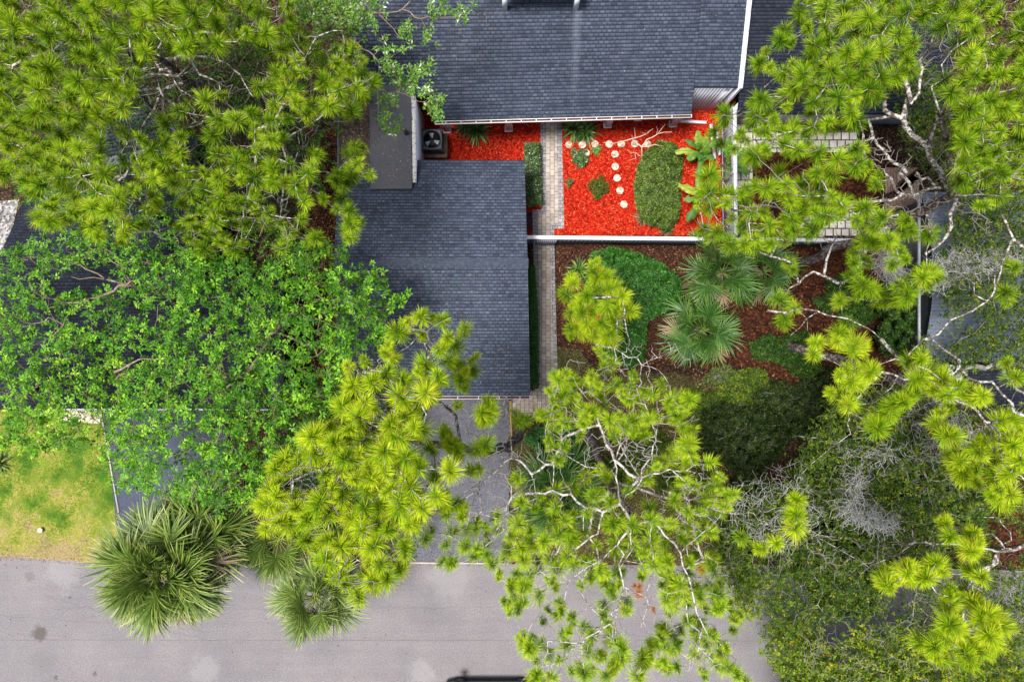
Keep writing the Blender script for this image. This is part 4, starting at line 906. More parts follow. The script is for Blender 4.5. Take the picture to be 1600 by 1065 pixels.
# low white edging boards in the garden
for (p, q, lab) in [((1061, 188.5), (1104, 191.5), 'low white board lying along the back of the red mulch bed'), ((1111, 194), (1117, 248), 'left of two white boards standing beside the yard fence'), ((1121, 203), (1124.5, 242), 'right of two white boards standing beside the yard fence')]:
    m = MB(); m.wallbox(W(*p, .25), W(*q, .25), .02, .25, .10); m.wallbox(W(*p, .27), W(*q, .27), .252, .275, .13); m.build('garden_board', MAT['white_paint'], label=lab, category='edging', group='white boards in the red mulch')

# ------------------------------------------------------------------ air conditioner
ac = empty('air_conditioner', W(676, 224, 0), 'grey square air conditioner with round fan beside the stained white wall', 'air conditioner')
zt_ = 1.3; A0, B0 = W(658.5, 234, zt_), W(691, 201.5, zt_); DZ = zt_-.88
cx, cy = (A0+B0)[:2]/2; hw = (B0-A0)[:2]/2; rr = .40
m = MB()   # body: corner posts, slatted sides
for sx in (-1, 1):
    for sy in (-1, 1): m.box((cx+sx*(hw[0]-.04), cy+sy*(hw[1]-.04), .49+DZ), (.08, .08, .78))
m.box((cx, cy, .14+DZ), (hw[0]*2, hw[1]*2, .10))
m.build('cabinet', MAT['grey_metal'], ac)
m = MB()
for i in range(14):
    z_ = .22+DZ+i*.045
    for s_ in (-1, 1): m.box((cx, cy+s_*(hw[1]-.02), z_), (hw[0]*2-.16, .03, .02)); m.box((cx+s_*(hw[0]-.02), cy, z_), (.03, hw[1]*2-.16, .02))
m.box((cx, cy, .46+DZ), (hw[0]*2-.2, hw[1]*2-.2, .6)); m.build('side_grille', MAT['black_metal'], ac)
n = 32; ring = [(rr*math.cos(2*math.pi*i/n), rr*math.sin(2*math.pi*i/n)) for i in range(n)]
def sq(c_, s_, hx, hy):
    k_ = max(abs(c_)/hx, abs(s_)/hy); return (c_/k_, s_/k_)
out = [sq(math.cos(2*math.pi*i/n), math.sin(2*math.pi*i/n), hw[0], hw[1]) for i in range(n)]
V = [(cx+x, cy+y, zt_) for x, y in out]+[(cx+x, cy+y, zt_+.03) for x, y in ring]+[(cx+x, cy+y, zt_-.10) for x, y in ring]+[(cx+x, cy+y, zt_-.05) for x, y in out]
Fq = [(i, (i+1) % n, n+(i+1) % n, n+i) for i in range(n)]+[(n+i, n+(i+1) % n, 2*n+(i+1) % n, 2*n+i) for i in range(n)]+[(3*n+i, 3*n+(i+1) % n, (i+1) % n, i) for i in range(n)]
m = MB(); m.add(V, Fq); m.build('top_panel', MAT['grey_metal'], ac)
m = MB(); m.lathe((cx, cy, zt_-.22), [(rr, 0), (rr-.01, .01)], 32); m.build('fan_well', MAT['black_metal'], ac)
fn = MB(); fn.lathe((cx, cy, zt_-.14), [(.09, 0), (.09, .06), (.05, .09), (0, .09)], 16); hub = fn.build('fan_hub', MAT['black_metal'], ac, True)
for k_ in range(3):
    m = MB(); a0 = math.radians(30+120*k_)+math.pi*1.0; V = []
    for r_ in (.08, .2, .36):
        for da, dz_ in ((-.42, .0), (.42, .05)): V.append((cx+r_*math.cos(a0+da*(.9 if r_ < .1 else 1)), cy+r_*math.sin(a0+da*(.9 if r_ < .1 else 1)), zt_-.13+dz_))
    V2 = [(x, y, z-.008) for x, y, z in V]
    m.add(V+V2, [(0, 2, 3, 1), (2, 4, 5, 3), (7, 9, 8, 6), (9, 11, 10, 8), (0, 1, 7, 6), (4, 10, 11, 5), (0, 6, 8, 2), (2, 8, 10, 4), (1, 3, 9, 7), (3, 5, 11, 9)]); m.build('fan_blade', MAT['blade_metal'], ac)
m = MB()
for r_ in (.1, .16, .22, .28, .34, .385):
    t_ = np.linspace(0, 2*math.pi, 33); P = np.stack([cx+r_*np.cos(t_), cy+r_*np.sin(t_), 0*t_+zt_+.035], 1); m.tubes(P[:-1], P[1:], .0025, .0025, 3)
for i in range(8): t_ = i*math.pi/4; m.tubes([(cx, cy, zt_+.035)], [(cx+rr*math.cos(t_), cy+rr*math.sin(t_), zt_+.035)], .0025, .0025, 3)
m.build('guard', MAT['black_metal'], ac)
m = MB(); q = W(674, 226, 0); m.box((cx+.07, cy-.04, .24), (hw[0]*2+.14, hw[1]*2+.12, .48)); m.build('air_conditioner_pad', MAT['concrete_pad'], label='beige concrete pad below the grey air conditioner', category='pad')
m = MB(); P = [W(691, 236, .7), W(696, 240, .4), W(695, 250, .06), W(664, 253, .05)]; m.tubes(P[:-1], P[1:], .018, .018, 8); m.build('pipe', MAT['black_metal'], ac, True)
# dark grate by the garage corner
m = MB(); a_, b_ = W(821, 359, .05), W(832, 332, .05)
for i in range(9): x_ = a_[0]+(b_[0]-a_[0])*(i+.5)/9; m.box((x_, (a_[1]+b_[1])/2, .05), (.018, b_[1]-a_[1], .04))
for y_ in (a_[1], b_[1]): m.box(((a_[0]+b_[0])/2, y_, .052), (b_[0]-a_[0], .05, .05))
m.box(((a_[0]+b_[0])/2, (a_[1]+b_[1])/2, .026), (b_[0]-a_[0], b_[1]-a_[1], .012)); m.build('drain_grate', MAT['grate'], label='small dark metal grate beside the garage wall at the path', category='grate')

# ------------------------------------------------------------------ stepping stones
S_ = [(889, 226, 'leftmost stepping stone, nearest the paver path'), (910, 226, 'tan stepping stone second from the path in the row'), (929.5, 225, 'stepping stone third from the path in the row, above the small green plant'), (916, 239, 'single stepping stone just below the row beside the small shrub'),
      (952, 225, 'stepping stone fourth from the path, at the corner above the vertical line'), (971, 225, 'stepping stone fifth from the path, at the left tips of the bare shrub'), (992, 224.5, 'stepping stone sixth from the path, under the bare shrub branches'), (1012, 225, 'stepping stone seventh from the path, right of the bare shrub stem'), (1033, 223.5, 'stepping stone at the right end of the row by the round bush'),
      (961, 241, 'first stepping stone of the line running down from the row'), (961.5, 260, 'second stepping stone of the line running down'), (964.5, 278, 'third stepping stone of the line running down'), (969, 297.6, 'fourth stepping stone of the line running down'), (975, 319, 'lowest stepping stone, nearest the fence')]
for i, (x, y, lab) in enumerate(S_):
    c = W(x, y, .05); rr_ = .175; m = MB()
    m.lathe((c[0], c[1], 0), [(rr_, 0), (rr_, .045), (rr_-.015, .058), (rr_*.62, .060), (rr_*.60, .052), (rr_*.56, .052), (rr_*.54, .060), (0.01, .062)], 28)
    m.build('stepping_stone', MAT['stone_white'], label='round pale '+lab, category='stepping stone', group='round stepping stones in the red mulch')

# ------------------------------------------------------------------ bare shrub in the mulch
bs = empty('bare_shrub', W(1001, 243, 0), 'leafless pale shrub with forked branches over the stepping stones', 'shrub')
m = MB(); o3 = (800, 0)
for s, z0, z1, r0, r1 in [('800,970 800,905', 0, .7, .045, .035), ('800,905 740,855 620,885 560,880', .7, 1.2, .03, .010), ('740,855 830,825 870,795', .95, 1.4, .022, .010), ('740,855 735,835', .95, 1.2, .012, .008), ('800,905 830,860 900,825 945,765', .7, 1.5, .032, .010), ('900,825 985,815', 1.15, 1.4, .018, .010), ('760,855 755,790', .95, 1.3, .014, .008), ('800,905 880,890 960,895', .7, 1.0, .022, .010), ('800,970 760,940 710,925', .1, .7, .02, .010), ('760,940 765,980 720,990', .3, .6, .014, .008), ('890,830 890,780', 1.1, 1.45, .013, .007), ('830,825 800,815', 1.2, 1.4, .010, .006)]:
    q = pts(s, o3); zz = np.linspace(z0, z1, len(q)); P = [W(a, b, c) for (a, b), c in zip(q, zz)]
    P2 = []; rng = np.random.default_rng(int(q[0][0]*7+len(s)))
    for a_, b_ in zip(P, P[1:]): P2 += [a_, (a_+b_)/2+rng.normal(0, .03, 3)]
    P2.append(P[-1]); P2 = np.array(P2); rs = np.linspace(r0, r1, len(P2)); m.tubes(P2[:-1], P2[1:], rs[:-1], rs[1:], 6)
plain('pink_bark', (.58, .42, .32), .8, .2, .2); m.build('branches', MAT['pink_bark'], bs, True)

# ------------------------------------------------------------------ shrubs and plants
shrub('hedge', 'narrow white flowering hedge between path and garage roof', [(819, 224), (843, 224), (846, 318), (823, 322)], .9, 41, 'variegated', 2600, .055, 6, vs=.3, cat='hedge')
shrub('bush', 'large oval olive green bush in the red mulch right of the stepping stones', [(1012, 235), (1030, 222), (1052, 224), (1066, 240), (1062, 290), (1060, 340), (1045, 358), (1015, 350), (996, 325), (993, 285), (1000, 255)], 1.5, 42, 'bush_leaves', 4200, .095, 6, cat='bush', lump=.6)
shrub('hedge', 'low green hedge strip between garage roof and lower path', [(828, 415), (835, 415), (840, 500), (841, 603), (829, 603)], .5, 43, 'hedge_leaves', 2400, .05, 6, cat='hedge')
shrub('bush', 'broad dark green ivy like bush below the front fence', [(925, 396), (955, 387), (1000, 398), (1040, 415), (1064, 440), (1060, 478), (1010, 500), (1005, 560), (985, 575), (950, 560), (925, 520), (915, 440)], 1.7, 44, 'hedge_leaves', 8000, .10, 6, vs=.9, cat='bush', lump=.8)
for (x, y, rx, h, n, s, lab, mt) in [(905, 245, 16, .5, 210, 45, 'small flowering shrub below the left stepping stones', 'variegated'), (936, 293, 18, .6, 230, 46, 'reddish olive shrub alone in the middle of the red mulch', 'oak_leaves'), (934, 236, 8, .3, 45, 47, 'tiny green plant beside the third stepping stone', 'laurel_leaves'), (890, 284, 8, .25, 26, 48, 'low sprout left of the middle shrub near the path', 'bush_leaves'), (1122, 590, 20, .5, 200, 49, 'sparse weed patch below the big fan palm', 'bush_leaves')]:
    rng = np.random.default_rng(s); n_ = 14; po = [(x+rx*(.95+rng.normal(0, .28))*math.cos(i*6.283/n_), y+rx*(.92+rng.normal(0, .28))*math.sin(i*6.283/n_)) for i in range(n_)]
    shrub('shrub', lab, po, h, s, mt, n, .06, 6, cat='shrub', stems=10)
SG = 'strap leaved plants in the beds'
straps('strap_plant', 'dark strap leaved plant under the gutter left of the path', 745, 204, .1, 80, .95, .08, 51, 'palm_leaf', group=SG)
straps('strap_plant', 'second dark strap leaved plant under the left gutter nearer the air conditioner', 727, 196, .1, 60, .8, .07, 52, 'palm_leaf', group=SG)
straps('strap_plant', 'dark leafy plant under the gutter right of the path above the first stones', 896, 203, .12, 80, .9, .10, 53, 'palm_leaf', group=SG)
straps('strap_plant', 'dark leafy plant directly above the third stepping stone', 914, 208, .12, 80, .85, .10, 54, 'palm_leaf', group=SG)
straps('strap_plant', 'spiky yellow edged plant left of the ivy like bush', 903, 421, .1, 70, .9, .06, 55, 'palm_leaf', group=SG)
straps('strap_plant', 'long bladed grass plant at the lower left foot of the oval bush', 1003, 342, .1, 60, .6, .03, 56, 'strap_dark', group=SG)
straps('strap_plant', 'dark bladed plant at the lower right foot of the oval bush', 1040, 360, .1, 60, .55, .04, 57, 'strap_dark', group=SG)
straps('strap_plant', 'spiky plant between ivy bush and lower fence palms', 1085, 372, .1, 50, .6, .04, 58, 'palm_leaf', group=SG)
straps('strap_plant', 'reddish plant at the left picture edge on the lawn', 3, 722, .1, 40, .7, .08, 59, 'bush_leaves', group=SG)
banana('banana plant with broad glossy leaves at the right end of the red mulch', 1082, 250, [(120, 45, 1.4, .42, .75), (170, 20, 1.2, .36, .85), (35, 35, 1.3, .40, .5), (-80, 25, 1.3, .42, .45), (-60, 50, 1.2, .38, .3), (75, 55, 1.2, .38, .7), (215, 30, 1.1, .34, .6), (5, 25, 1.1, .36, .4)], 61)
banana('banana plant with ribbed green leaves against the yard fence', 1128, 262, [(100, 45, 1.5, .42, .45), (-10, 20, 1.4, .40, .95), (-90, 35, 1.4, .42, .4), (150, 40, 1.2, .36, .6), (50, 50, 1.3, .4, .5), (-45, 25, 1.3, .4, .35)], 62)
banana('banana plant with drooping leaves just above the front fence', 1086, 318, [(150, 30, 1.5, .40, .85), (-100, 20, 1.4, .42, .3), (90, 45, 1.4, .40, .7), (40, 35, 1.3, .40, .8), (-20, 40, 1.2, .36, .5), (200, 25, 1.2, .36, .6)], 63)

# ------------------------------------------------------------------ palms
palm('big fan palm in front of the fence between the ivy bush and the rust mulch', (1050, 520, 0), (1098, 515, 3.4), .15, 30, 71, 'palm_leaf', .92)
palm('fan palm leaning over the front fence behind the big palm', (1060, 450, 0), (1128, 425, 3.6), .15, 24, 72, 'palm_leaf', .86)
palm('fan palm half under the right pine beside the front fence', (1120, 440, 0), (1192, 425, 3.4), .15, 22, 76, 'palm_leaf', .82)
palm('fan palm under the sparse centre pine above the road', (850, 700, 0), (872, 768, 3.6), .15, 30, 73, 'palm_leaf', 1.1)
palm('largest olive fan palm hanging over the road at the lower left', (330, 815, 0), (250, 895, 6.5), .17, 84, 74, 'palm_olive', 1.36, low=-50, dry=9)
palm('fan palm behind the largest lower left palm over the dark driveway', (400, 770, 0), (312, 838, 5.4), .16, 40, 75, 'palm_olive', 1.25)
palm('small fan palm hanging over the road right of the largest palm', (520, 830, 0), (492, 935, 4.6), .14, 38, 77, 'palm_olive', 1.0)
palm('fan palm between the two lower left drives beside the bright pine', (480, 790, 0), (436, 842, 4.4), .15, 30, 78, 'palm_olive', 1.1)

# ------------------------------------------------------------------ car below the frame
car = empty('parked_car', W(790, 1092, 0), 'dark car parked along the road at the bottom picture edge', 'car')
cy0 = W(0, 1063, .5)[1]; cxs = W(690, 0, .8)[0]; Lc = 4.7; Wc = 1.84; yc = cy0-Wc/2
def sect(x, hw_, z0, z1, z2=None): return [(x, yc-hw_*.94, z0), (x, yc+hw_*.94, z0), (x, yc+hw_, (z0+z1)/2), (x, yc+hw_*.93, z1), (x, yc-hw_*.93, z1), (x, yc-hw_, (z0+z1)/2)]
def loft(m, S):
    n = len(S[0]); V = [p for s_ in S for p in s_]; m.add(V, [(n*i+j, n*i+(j+1) % n, n*i+n+(j+1) % n, n*i+n+j) for i in range(len(S)-1) for j in range(n)]); m.add(V, [list(range(n))[::-1]]); m.add(V, [list(range(n*(len(S)-1), n*len(S)))])
m = MB(); loft(m, [sect(cxs, .62, .35, .62), sect(cxs+.12, .80, .25, .72), sect(cxs+.5, .90, .2, .84), sect(cxs+1.35, .92, .2, .96), sect(cxs+3.5, .92, .2, .98), sect(cxs+4.3, .88, .22, .96), sect(cxs+4.65, .78, .3, .85)]); body = m.build('body', MAT['car_paint'], car, True)
def cab(x, hw_, z): return [(x, yc-hw_, z), (x, yc+hw_, z)]
m = MB(); V = cab(cxs+1.3, .80, .95)+cab(cxs+2.0, .64, 1.42)+cab(cxs+3.2, .64, 1.42)+cab(cxs+4.05, .78, .96); m.add(V, [(0, 2, 3, 1), (4, 6, 7, 5), (0, 6, 4, 2), (1, 3, 5, 7)]); m.build('windows', MAT['glass_dark'], car)
m = MB(); m.box((cxs+2.6, yc, 1.435), (1.25, 1.27, .03)); m.build('roof', MAT['car_paint'], car)
for wx in (.85, 3.7):
    for s_ in (-1, 1):
        y_ = yc+s_*(Wc/2-.16); prof = [(0, -.1), (.32, -.1), (.33, -.08), (.33, .08), (.32, .1), (0, .1)]; m = MB()
        V = [(cxs+wx+r_*math.cos(2*math.pi*i/24), y_+h_, .33+r_*math.sin(2*math.pi*i/24)) for r_, h_ in prof for i in range(24)]
        m.add(V, [(j*24+i, j*24+(i+1) % 24, (j+1)*24+(i+1) % 24, (j+1)*24+i) for j in range(5) for i in range(24)]); wh = m.build('wheel', MAT['rubber'], car, True)
        m = MB(); V = [(cxs+wx+r_*math.cos(2*math.pi*i/24), y_+s_*h_, .33+r_*math.sin(2*math.pi*i/24)) for r_, h_ in [(.2, .103), (.2, .115), (.05, .12), (0, .12)] for i in range(24)]
        m.add(V, [(j*24+i, j*24+(i+1) % 24, (j+1)*24+(i+1) % 24, (j+1)*24+i) for j in range(3) for i in range(24)]); m.build('rim', MAT['grey_metal'], wh, True)
for s_ in (-1, 1):
    m = MB(); c = W(714, 1062, .95); V = []
    for i, (dx, r_) in enumerate([(-.13, .03), (-.10, .10), (0, .14), (.09, .11), (.12, .03)]): V.append([(cxs+1.55+dx*1.3 if False else c[0]+dx*1.4, yc+s_*(Wc/2+.12)+r_*1.2*math.cos(a), 1.0+r_*.8*math.sin(a)) for a in np.linspace(0, 2*math.pi, 12, endpoint=False)])
    loft(m, V); m.wallbox((c[0], yc+s_*(Wc/2-.1)), (c[0], yc+s_*(Wc/2+.05)), .97, 1.01, .05); m.build('mirror', MAT['black_metal'], car, True)
for s_ in (-1, 1):
    m = MB(); m.box((cxs+.14, yc+s_*.6, .62), (.10, .3, .12)); m.build('headlight', MAT['blade_metal'], car)

# ------------------------------------------------------------------ right neighbour: grey blue building, deck, beams
plain('blue_roof', (.13, .15, .20), .5, .4, .12); plain('roof_pale', (.36, .38, .42), .6, .4, .1)
rb = empty('building', W(1530, 460, 0), 'grey blue building with ribbed roof under the oak at the right edge', 'building')
m = MB(); x0, x1 = W(1438, 0, 3.0)[0], W(1720, 0, 3.0)[0]; y0, y1 = W(0, 565, 3.0)[1], W(0, 300, 3.0)[1]; n = 48
for i in range(n):
    ya = y0+(y1-y0)*i/n; yb = y0+(y1-y0)*(i+1)/n; zz = 3.0+.9*math.sin(math.pi*(i+.5)/n)**.9; z0_ = 3.0+.9*math.sin(math.pi*i/n)**.9 if i else 3.0; z1_ = 3.0+.9*max(0, math.sin(math.pi*(i+1)/n))**.9
    m.add([(x0, ya, z0_+.022), (x1, ya, z0_+.022), (x1, yb, z1_), (x0, yb, z1_), (x0, ya, z0_), (x1, ya, z0_)], [(0, 1, 2, 3), (4, 5, 1, 0)])
m.build('roof', MAT['blue_roof'], rb); m = MB(); m.prism([(x0+.3, y0+.3), (x1-.3, y0+.3), (x1-.3, y1-.3), (x0+.3, y1-.3)], 0, 2.95); m.build('wall', MAT['grey_metal'], rb)
m = MB(); m.wallbox((x0-.04, y0), (x0-.04, y1), 2.85, 3.05, .06); m.build('fascia', MAT['roof_pale'], rb)
rs_ = empty('house', W(1600, 600, 0), 'dark shingle roofed house under the grey oak limb at the right edge', 'house')
m = MB(); A_, B_, C_, D_ = W(1510, 640, 2.6), W(1760, 640, 2.6), W(1760, 572, 3.0), W(1510, 572, 3.0); shingled(m, A_, B_, C_, D_); slab_under(m, A_, B_, C_, D_); m.build('roof', MAT['shingle_dark'], rs_); m = MB(); m.prism([A_*.98, B_*.98, C_*.97, D_*.97], 0, 2.4); m.build('wall', MAT['white_wall'], rs_)
dk = empty('deck', W(1405, 290, 0), 'pinkish wooden deck under the upper right pine branches', 'deck')
m = MB(); xa, xb = W(1383, 0, .3)[0], W(1436, 0, .3)[0]; ya, yb = W(0, 330, .3)[1], W(0, 262, .3)[1]
for i in range(12): m.box((xa+(xb-xa)*(i+.5)/12, (ya+yb)/2, .3), ((xb-xa)/12-.015, yb-ya, .04))
m.build('boards', MAT['deck_wood'], dk); m = MB(); m.box(((xa+xb)/2, (ya+yb)/2, .14), (xb-xa-.1, yb-ya-.1, .27)); m.build('frame', MAT['dark_wood'], dk)
pg = empty('pergola', W(1450, 262, 0), 'dark brown slanted timber roof beam beside the deck', 'pergola')
m = MB(); a_, b_ = W(1398, 300, 2.4), W(1494, 228, 2.4)
for k_ in (-.35, -.1, .15, .4):
    dd = np.array([.6, .8, 0])*k_; m.wallbox(a_+dd, b_+dd, 2.25, 2.42, .2)
m.build('beams', MAT['dark_wood'], pg)
for e in (a_, b_): m = MB(); m.box((e[0], e[1], 1.12), (.12, .12, 2.24)); m.build('post', MAT['dark_wood'], pg)
m = MB(); c = W(63, 828, .12); m.lathe((c[0], c[1], 0), [(.04, 0), (.04, .07), (.11, .09), (.125, .13), (.09, .18), (0, .2)], 16); m.build('garden_light', MAT['white_paint'], smooth=True, label='small round white garden light on the left lawn', category='garden light')

# ------------------------------------------------------------------ pines
o00, o40, o80, o120 = (0, 0), (400, 0), (800, 0), (1200, 0)
a27, b27, c27, d27 = (0, 270), (400, 270), (800, 270), (1200, 270)
a53, b53, c53, d53 = (0, 530), (400, 530), (800, 530), (1200, 530)
a79, b79, c79, d79 = (0, 795), (400, 795), (800, 795), (1200, 795)
PG = 'tall pines around the houses'
pine('large pine at the upper left corner with bare curved grey branches in its middle', [(455, 283, 0), (390, 215, 5), (330, 150, 9), (255, 95, 12), (205, 85, 14)], .24,
     polys=[[(-60, -60), (300, -60), (440, -40), (470, 20), (450, 60), (380, 60), (300, 75), (230, 75), (205, 130), (180, 180), (110, 190), (60, 180), (-60, 250)]],
     limbs=[(o00, '430,240 330,315 220,345 60,350', 12, 13, .05, .02), (o00, '330,315 240,265 170,240', 12.5, 13, .03, .012), (o00, '410,490 320,510 200,455 80,405', 11.5, 12.5, .045, .018), (o00, '290,510 250,555 90,600', 12, 12.5, .025, .012), (o00, '490,160 400,95 300,200 210,190', 13, 13.6, .03, .012),
            (o00, '830,560 830,345 950,370 1060,470 1160,580 1230,630', 11, 12, .05, .015), (o00, '830,470 980,460 1100,470 1180,380 1280,290', 11.5, 12.5, .04, .02), (o00, '1130,340 1250,350 1400,390 1480,460 1560,600', 12, 12, .04, .014), (o00, '990,430 990,560 1020,720 1080,800', 11.5, 11, .055, .02),
            (o00, '1060,630 1120,720 1110,810', 11, 10.5, .05, .02), (o00, '980,600 930,700 870,830 930,960', 11, 10, .05, .03), (o00, '680,690 800,700 920,710 1010,780', 11.5, 11, .025, .012), (o00, '1230,460 1350,510 1390,610', 12, 11.5, .03, .014), (o00, '950,60 1040,150 1200,205 1340,210', 13, 13, .04, .012)],
     holes=[[(85, 60), (110, 60), (105, 95), (60, 90), (60, 65)], [(150, 0), (205, 0), (200, 38), (150, 38)], [(75, 100), (100, 100), (100, 150), (70, 150)]],
     seed=101, gap=.16, zr=(11.5, 15), lay=4, sp=24, R=.33, group=PG, n=130, vb=.08, bare_polys=[([(140, 10), (205, 0), (200, 40), (150, 40)], 70, 13, 14), ([(200, 80), (370, 80), (400, 160), (300, 180), (180, 190)], 120, 11, 12)])
pine('upper left pine with rounded needle clusters above the left dark roof', [(330, 380, 0), (250, 340, 5), (170, 290, 10), (130, 275, 12.5)], .2,
     polys=[[(-40, 210), (60, 170), (130, 165), (215, 200), (240, 235), (250, 300), (225, 345), (185, 378), (140, 372), (100, 350), (60, 352), (45, 300), (-40, 260)]], holes=[[(150, 222), (195, 215), (195, 240), (155, 255)], [(190, 300), (235, 290), (225, 340), (195, 350)]],
     limbs=[(o00, '680,790 740,850 740,980', 10, 9.5, .03, .01), (a27, '480,130 700,50 780,10', 10, 10, .05, .02), (a27, '700,50 830,170 800,260 730,340', 10, 9, .03, .012), (a27, '830,140 960,310 1000,320', 9.5, 9, .02, .01)], gap=.12, seed=102, zr=(10.5, 13.2), lay=3, sp=25, R=.35, group=PG, vb=.18, n=140, bare_polys=[([(170, 190), (230, 170), (240, 230), (190, 250)], 50, 10, 11)])
pine('pine left of the breezeway whose clusters overhang the garage roof', [(500, 300, 0), (470, 260, 5), (440, 220, 9), (400, 180, 12)], .2,
     polys=[[(250, 170), (330, 150), (390, 100), (400, 60), (470, 30), (520, 60), (575, 70), (590, 120), (570, 150), (560, 170), (500, 190), (480, 220), (500, 250), (470, 290), (490, 340), (500, 385), (430, 395), (380, 385), (310, 400), (275, 350), (250, 250)]],
     holes=[[(340, 100), (400, 110), (400, 170), (345, 175)], [(440, 190), (500, 180), (500, 230), (450, 240)], [(285, 180), (320, 180), (330, 250), (290, 260)]],
     tufts=[(b27, '560,60 570,230 580,320 600,340 500,230 570,180 480,40 420,160 590,30', 9, 11), (o40, '570,660 610,960 640,1000 590,1040 610,900', 9, 10.5)],
     limbs=[(o40, '0,440 80,470 210,470', 11, 11, .03, .012), (o40, '0,535 100,580 250,600 400,660', 11, 10.5, .035, .012), (o40, '0,970 150,990 230,1040 300,1065', 10, 9.5, .03, .012), (o40, '260,840 235,1000', 10, 9.5, .02, .01), (o40, '370,230 480,190 530,190', 12, 12, .025, .01), (a27, '1340,290 1400,295 1500,280 1530,150', 10, 11, .03, .02), (b27, '0,280 90,280 150,290', 9, 9, .03, .012), (b27, '60,120 150,190 200,240', 10, 9, .025, .01)],
     seed=103, zr=(9.5, 13.5), lay=3, sp=24, R=.32, gap=.15, vb=.07, group=PG, bare_polys=[([(400, 30), (470, 50), (480, 90), (410, 80)], 60, 12, 13), ([(395, 280), (450, 290), (455, 330), (400, 325)], 50, 9, 10)])
pine('brightest yellow green pine over the left edge of the centre driveway', [(822, 660, 0), (795, 700, 4), (740, 705, 10), (660, 690, 14.5), (620, 680, 17)], .22,
     polys=[[(530, 575), (560, 560), (600, 545), (625, 500), (650, 485), (680, 490), (700, 500), (700, 530), (690, 545), (690, 600), (660, 620), (650, 660), (690, 690), (705, 720), (695, 790), (650, 820), (640, 850), (640, 880), (620, 920), (570, 925), (560, 950), (540, 925), (490, 900), (480, 870), (470, 840), (440, 820), (405, 830), (400, 790), (415, 760), (430, 720), (480, 715), (475, 680), (520, 660), (540, 620)]],
     holes=[[(585, 610), (612, 620), (610, 660), (588, 655)], [(450, 740), (490, 735), (500, 760), (470, 790), (450, 770)], [(600, 690), (620, 690), (615, 730), (600, 720)], [(520, 750), (560, 750), (560, 780), (520, 780)]],
     tufts=[(b53, '1220,40 1300,190 1340,200 1190,130 1260,270 1290,300 1160,260 1240,400 1390,470 1470,430 1440,460 1420,650 1240,690 1260,720 1330,820 1180,590 1200,640 1230,1020 1270,1040 1140,1040', 12, 14)],
     limbs=[(b53, '660,200 930,300 1130,380 1230,470', 14, 12, .035, .05), (b53, '740,600 800,690 950,720 1100,790', 13, 12, .05, .03), (b53, '230,870 330,860 380,930', 12, 11.5, .03, .012), (b79, '700,170 800,150', 11, 11, .03, .02), (b53, '1060,60 1110,240 1170,190', 14, 13, .02, .01)],
     seed=104, gap=.10, zr=(14.2, 18), lay=3, sp=26, mat='pine_bright', R=.32, n=150, group=PG, vb=.12, bare_polys=[([(630, 590), (680, 590), (680, 625), (630, 625)], 60, 13, 14), ([(450, 730), (500, 730), (500, 790), (450, 790)], 60, 12, 13), ([(580, 690), (620, 690), (620, 720), (585, 720)], 40, 13, 14)])
pine('small yellow green young pine in front of the ivy like bush', [(905, 520, 0), (915, 500, 3), (920, 480, 6), (925, 465, 8)], .12,
     tufts=[(c27, '530,540 490,600 590,640 640,700 390,680 450,760 540,700 620,770 590,830 490,860 440,870 400,960 560,930 650,870 740,850 360,1010 500,1000 610,990 330,740 360,870 480,700 690,760 560,1040 420,820 380,780 640,950 460,930', 6.5, 8.5)],
     limbs=[(c27, '720,1065 700,930 690,760', 7, 8, .03, .012), (c27, '520,1050 640,1040 650,900', 7, 7.5, .02, .01)], seed=105, mat='pine_bright', R=.36, n=130, group=PG, vb=.05, bare_polys=[([(955, 500), (985, 500), (985, 545), (950, 545)], 50, 7, 8)], dead=[(935, 422, 7.6), (915, 490, 8), (937, 495, 8.2), (905, 500, 8)])
